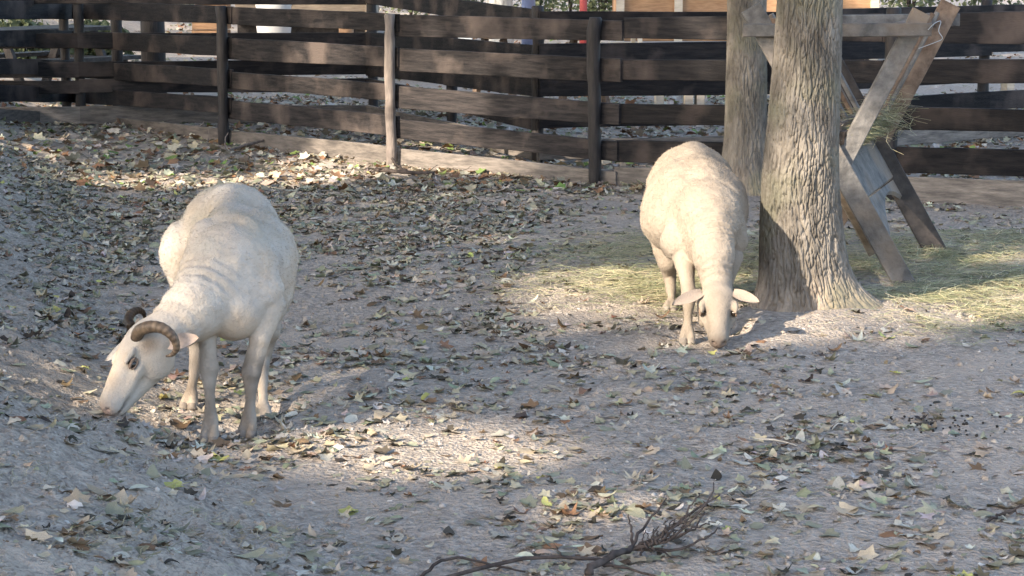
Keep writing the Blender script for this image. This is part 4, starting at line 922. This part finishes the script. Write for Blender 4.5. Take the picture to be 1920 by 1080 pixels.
# thicket and trees far behind
r = np.random.default_rng(91)
BL = ['shrub by the far edge, left of the beige shed', 'second shrub left of the beige shed', 'shrub behind the orange timber stack', 'shrub between the beige shed and the pale tree', 'shrub just left of the pale tree', 'shrub just right of the pale tree', 'shrub between the red post and the pale tree', 'shrub left against the honey plank shed', 'shrub right of the honey plank shed', 'shrub far behind the hay rack', 'low shrub beyond the far end of the fence', 'low shrub beside the thick dark post']
for i, (pxx, Y, hgt, wd) in enumerate(((60, 44, 1.8, 1.6), (180, 46, 1.7, 1.5), (330, 48, 1.9, 1.6), (770, 47, 1.9, 1.5), (870, 44, 1.7, 1.0), (1010, 45, 1.8, 1.2), (1070, 50, 1.8, 1.4), (1130, 42, 1.6, 1.0), (1710, 40, 1.9, 1.4), (1860, 42, 1.9, 1.5), (40, 27, .7, .7), (180, 28, .6, .8))):
    x = wx(pxx, Y); root = empty('shrub', (x, Y, 0)); tag(root, 'leafy green ' + BL[i], 'shrub', None)
    m_ = 900; p = r.normal(size=(m_, 3)); p /= np.linalg.norm(p, axis=1)[:, None]; p *= (r.uniform(.25, 1, (m_, 1))) ** .5 * [wd * .6, wd * .6, hgt * .5]; p *= (1 + .35 * perlin(p * 2.5 + i))[:, None]; p += [x, Y, hgt * .5]; p[:, 2] = np.abs(p[:, 2])
    V, Q = leaf_cards(p, .10, i); mk('foliage', V, Q, M['bush'], root, False)
    for a in range(4): v, f = tube([(x, Y, -.03), (x + .1 * math.cos(a * 1.7), Y + .1 * math.sin(a * 1.7), hgt * .4), (x + .3 * wd * math.cos(a * 1.7), Y + .3 * wd * math.sin(a * 1.7), hgt * .8)], [.03, .02, .008], 6); mk('stem', v, f, M['twig'], root)
# litter beyond the fence
nf_ = 13000; c3 = np.concatenate([r.uniform((-5.5, 13.5), (6, 22), (nf_, 2)), r.uniform((-12, 22), (13, 55), (17000, 2))]); nf_ = len(c3)
T, Fc = FAN[2]; L = leaf_shape(T, nf_, r, 1.2) * np.clip(r.lognormal(-3.1, .35, nf_), .02, .09)[:, None, None]; L = np.einsum('nij,nkj->nki', rot(nf_, r, .35), L); L += np.stack([c3[:, 0], c3[:, 1], gh(c3[:, 0], c3[:, 1]) + .012 - np.sort(L[:, :, 2], 1)[:, 2]], 1)[:, None]
col = palette(nf_, [LCOL['pale tan'], LCOL['russet'], LCOL['grey green'], LCOL['brown'], LCOL['pale grey'], (.16, .22, .07)], [3, 2, 3, 2, 3, 1], r)
h = mk('far_leaf_litter', L.reshape(-1, 3), (Fc[None] + (np.arange(nf_) * len(T))[:, None, None]).reshape(-1, 3), M['leaf'], None, True, np.repeat(col, len(T), axis=0)); tag(h, 'dry leaves strewn over the ground beyond the paddock fence', 'leaf litter', kind='stuff')

# ------------------------------------------------------------------ unseen trees added for shade: crown gaps shaped to place the sun patches
QX0, QY0, QR = -16.0, 1.0, .05; QN = (660, 1420)
lit = np.zeros(QN, np.float32)
yy = QY0 + QR * np.arange(QN[1]); xx = QX0 + QR * np.arange(QN[0]); XX, YY = np.meshgrid(xx, yy, indexing='ij')
nz = xyn(XX, YY, .55, 3.3, 3); lit[:] = np.where(nz > .22, 1.0, 0) * (YY > 15.2 + .35 * np.abs(XX))       # random sun gaps put in beyond the fence
def qproj(p): p = np.asarray(p, float); return p[..., :2] + SD * COT * p[..., 2:3]
def mark(pts, val=1.0, rad=1):
    q = qproj(pts).reshape(-1, 2); i = ((q[:, 0] - QX0) / QR).astype(int); j = ((q[:, 1] - QY0) / QR).astype(int)
    for a in range(-rad, rad + 1):
        for b in range(-rad, rad + 1):
            ii = np.clip(i + a, 0, QN[0] - 1); jj = np.clip(j + b, 0, QN[1] - 1); lit[ii, jj] = np.maximum(lit[ii, jj], val) if val > 0 else 0
def gpatch(cx, cy, ax, ay, val=1.0, ang=0):
    t = np.random.default_rng(int(cx + cy)).uniform(size=(700, 2)); rr_ = np.sqrt(t[:, 0]); a = t[:, 1] * 2 * math.pi; ca, sa = math.cos(ang), math.sin(ang)
    X = ax * rr_ * np.cos(a); Yp = ay * rr_ * np.sin(a); pts = []
    u, v = cx + X * ca - Yp * sa, cy + X * sa + Yp * ca
    d = np.array([dirpx(a_, b_) for a_, b_ in zip(u, v)]); tt = CH / -d[:, 2]
    p = np.array([0, 0, CH]) + d * tt[:, None]; zz = gh(p[:, 0], p[:, 1]); p = np.array([0, 0, CH]) + d * (tt * (CH - zz) / CH)[:, None]; mark(p, val, 2)
for L_, x0, x1, y0, y1 in ((lines[0], -30, 140, 0, 220), (lines[1], 135, 435, 0, 272), (lines[2], 430, 745, 12, 310), (lines[3], 740, 1130, 28, 345), (lines[4], 1125, 1930, 18, 390)):
    mark(np.array([L_.at(a, b) for a in np.arange(x0, x1, 6) for b in np.arange(y0, y1, 6)]), 0, 2)
for i_ in range(4):
    t_ = np.random.default_rng(i_).uniform(size=(2500, 2)); pp = rp[i_][None] + (rp[i_ + 1] - rp[i_])[None] * t_[:, :1]; mark(np.concatenate([pp, t_[:, 1:] * 1.15], 1), 0, 2)
for z in np.arange(.0, 1.6, .04): mark(np.array([[wx(1400, t2Y) + d_, t2Y, z] for d_ in (-.12, -.04, .04, .12)]), 0, 2)
for a in ((290, 341, 130, 12), (545, 338, 80, 11), (70, 292, 110, 14, .8, .32), (660, 312, 140, 22), (600, 715, 130, 30, .6), (800, 845, 225, 42), (640, 850, 140, 30), (300, 765, 75, 30), (420, 770, 80, 25, .8), (60, 690, 120, 22, .75, .15),
          (1200, 546, 220, 38), (1130, 600, 160, 18, .7), (1580, 612, 160, 22, .8), (1855, 478, 70, 12), (1810, 585, 130, 16), (1930, 560, 60, 20), (1130, 962, 55, 20, .75), (920, 440, 60, 10, .4), (760, 372, 160, 8, .5)): gpatch(*a)
mark(V2[::9]); 
for z in np.linspace(.0, 1.5, 40):
    for dx in np.linspace(-.2, .05, 9):
        val = 1.0 if z < .75 else .55
        mark(np.array([[TREE[0] + dx, 8.9, z]]), val, 1)
def fpatch(L, cx, cy, ax, ay, val=1.0):
    t = np.random.default_rng(int(cx * 3 + cy)).uniform(-1, 1, (400, 2)); mark(np.array([L.at(cx + a * ax, cy + b * ay) for a, b in t if a * a + b * b < 1]), val, 2)
fpatch(lines[3], 810, 180, 90, 90, 1); fpatch(lines[3], 820, 300, 170, 28); fpatch(lines[3], 880, 120, 110, 20, .9); fpatch(lines[3], 830, 45, 50, 20, .7); fpatch(lines[2], 690, 280, 60, 40); fpatch(lines[2], 615, 95, 50, 30, 1); fpatch(lines[2], 600, 160, 50, 16, 1); fpatch(lines[2], 700, 240, 60, 16, .9); fpatch(lines[4], 1325, 50, 16, 60, .8); fpatch(lines[4], 1350, 170, 40, 50, .6); fpatch(lines[3], 742, 240, 18, 100)
for p_, v_, rr_ in ((nf(1605, 230), .9, 2), (nf(1590, 260), .9, 2), (nf(1590, 330), .9, 2), (nf(1610, 380), .6, 1), (P(325, 555, 6.7), .9, 2), (P(300, 590, 6.62), .9, 2), (P(350, 540, 6.75), .7, 2), (P(312, 455, 7.35), .9, 2), (P(318, 500, 7.35), .8, 1), (P(355, 635, 6.47), 1, 1), (P(360, 715, 7.25), 1, 1), (P(490, 700, 7.25), 1, 1), (P(492, 750, 7.2), 1, 1)): mark(p_[None], v_, rr_)
for z in (.0, .15, .3, .45, .6): mark(np.array([[wx(1385, t2Y), t2Y - .1, z]]), .6, 2)
wood = [('shade_maple', (-13.4, -2.4), 'unseen leafy maple with crown shaped to shade the paddock from its open side'), ('shade_maple', (-16.3, 3.6), 'unseen leafy maple with crown shaped to shade the paddock from beyond the bank'), ('shade_maple', (-9.3, -5.8), 'unseen leafy maple with crown shaped to shade the paddock from the near left'), ('shade_maple', (-11.0, 9.9), 'unseen leafy maple with crown shaped to shade the far end of the fence'), ('shade_maple', (-13.5, 18.4), 'unseen leafy maple added to shade the ground before the beige shed'), ('shade_maple', (-9.5, 20.4), 'unseen leafy maple added to shade the ground before the honey shed')]
nL = 120000; r = np.random.default_rng(5); q = np.concatenate([np.stack([r.uniform(-5.2, 9.5, nL), r.uniform(3.0, 30, nL)], 1), np.stack([r.uniform(-15.5, 16.5, 110000), r.uniform(24, 71, 110000)], 1)]); nL = len(q)
i = ((q[:, 0] - QX0) / QR).astype(int); j = ((q[:, 1] - QY0) / QR).astype(int); pr = lit[i, j]
keep = r.uniform(size=nL) > pr * 1.02; q = q[keep]  # crown leaves dropped wherever a sun patch is wanted
z = 7.6 + 4.0 * r.beta(1.6, 1.6, len(q)); pos = np.concatenate([q - SD * COT * z[:, None], z[:, None]], 1)
tx = np.array([t[1] for t in wood]); own = np.argmin(((pos[:, None, :2] - tx[None]) ** 2).sum(-1), 1)
for k, (nm, xy, lb) in enumerate(wood):
    root = empty(nm, (xy[0], xy[1], 0)); tag(root, lb, 'tree', None); g0_ = float(gh(xy[0], xy[1]))
    cs = spline([(xy[0], xy[1], g0_ - .1), (xy[0] + .05, xy[1], 2.5), (xy[0], xy[1] + .1, 7.0), (xy[0] + .1, xy[1], 10.6)], 16); v, f = tube(cs, np.linspace(.24, .05, 16), 12); mk('trunk', v, f, M['palebark'], root)
    limbs(root, (xy[0], xy[1] + .1, 8.2), 6, 2.8, k, .05, 'palebark')
    m_ = own == k; V, Q = leaf_cards(pos[m_], .17, k); mk('crown', V, Q, M['canopy'], root, False)
# crowns of the trees that stand in view, high above the frame
for root, sd_, top in ((t1, 3, (wx(1530, tY), tY, 5.4)), (t2, 4, (wx(1380, t2Y), t2Y, 5.4)), (t3, 5, (wx(930, t3Y), t3Y, 5.4))):
    limbs(root, top, 6, 2.2, sd_, .06, 'bark' if root != t3 else 'palebark'); r = np.random.default_rng(sd_)
    if root is not t3:
        p = r.normal(size=(3500, 3)); p /= np.linalg.norm(p, axis=1)[:, None]; p *= r.uniform(.3, 1, (3500, 1)) ** .4 * [2.0, 2.0, 1.3]; p += [top[0], top[1], 6.9]
        V, Q = leaf_cards(p, .14, sd_); mk('crown', V, Q, M['canopy'], root, False)
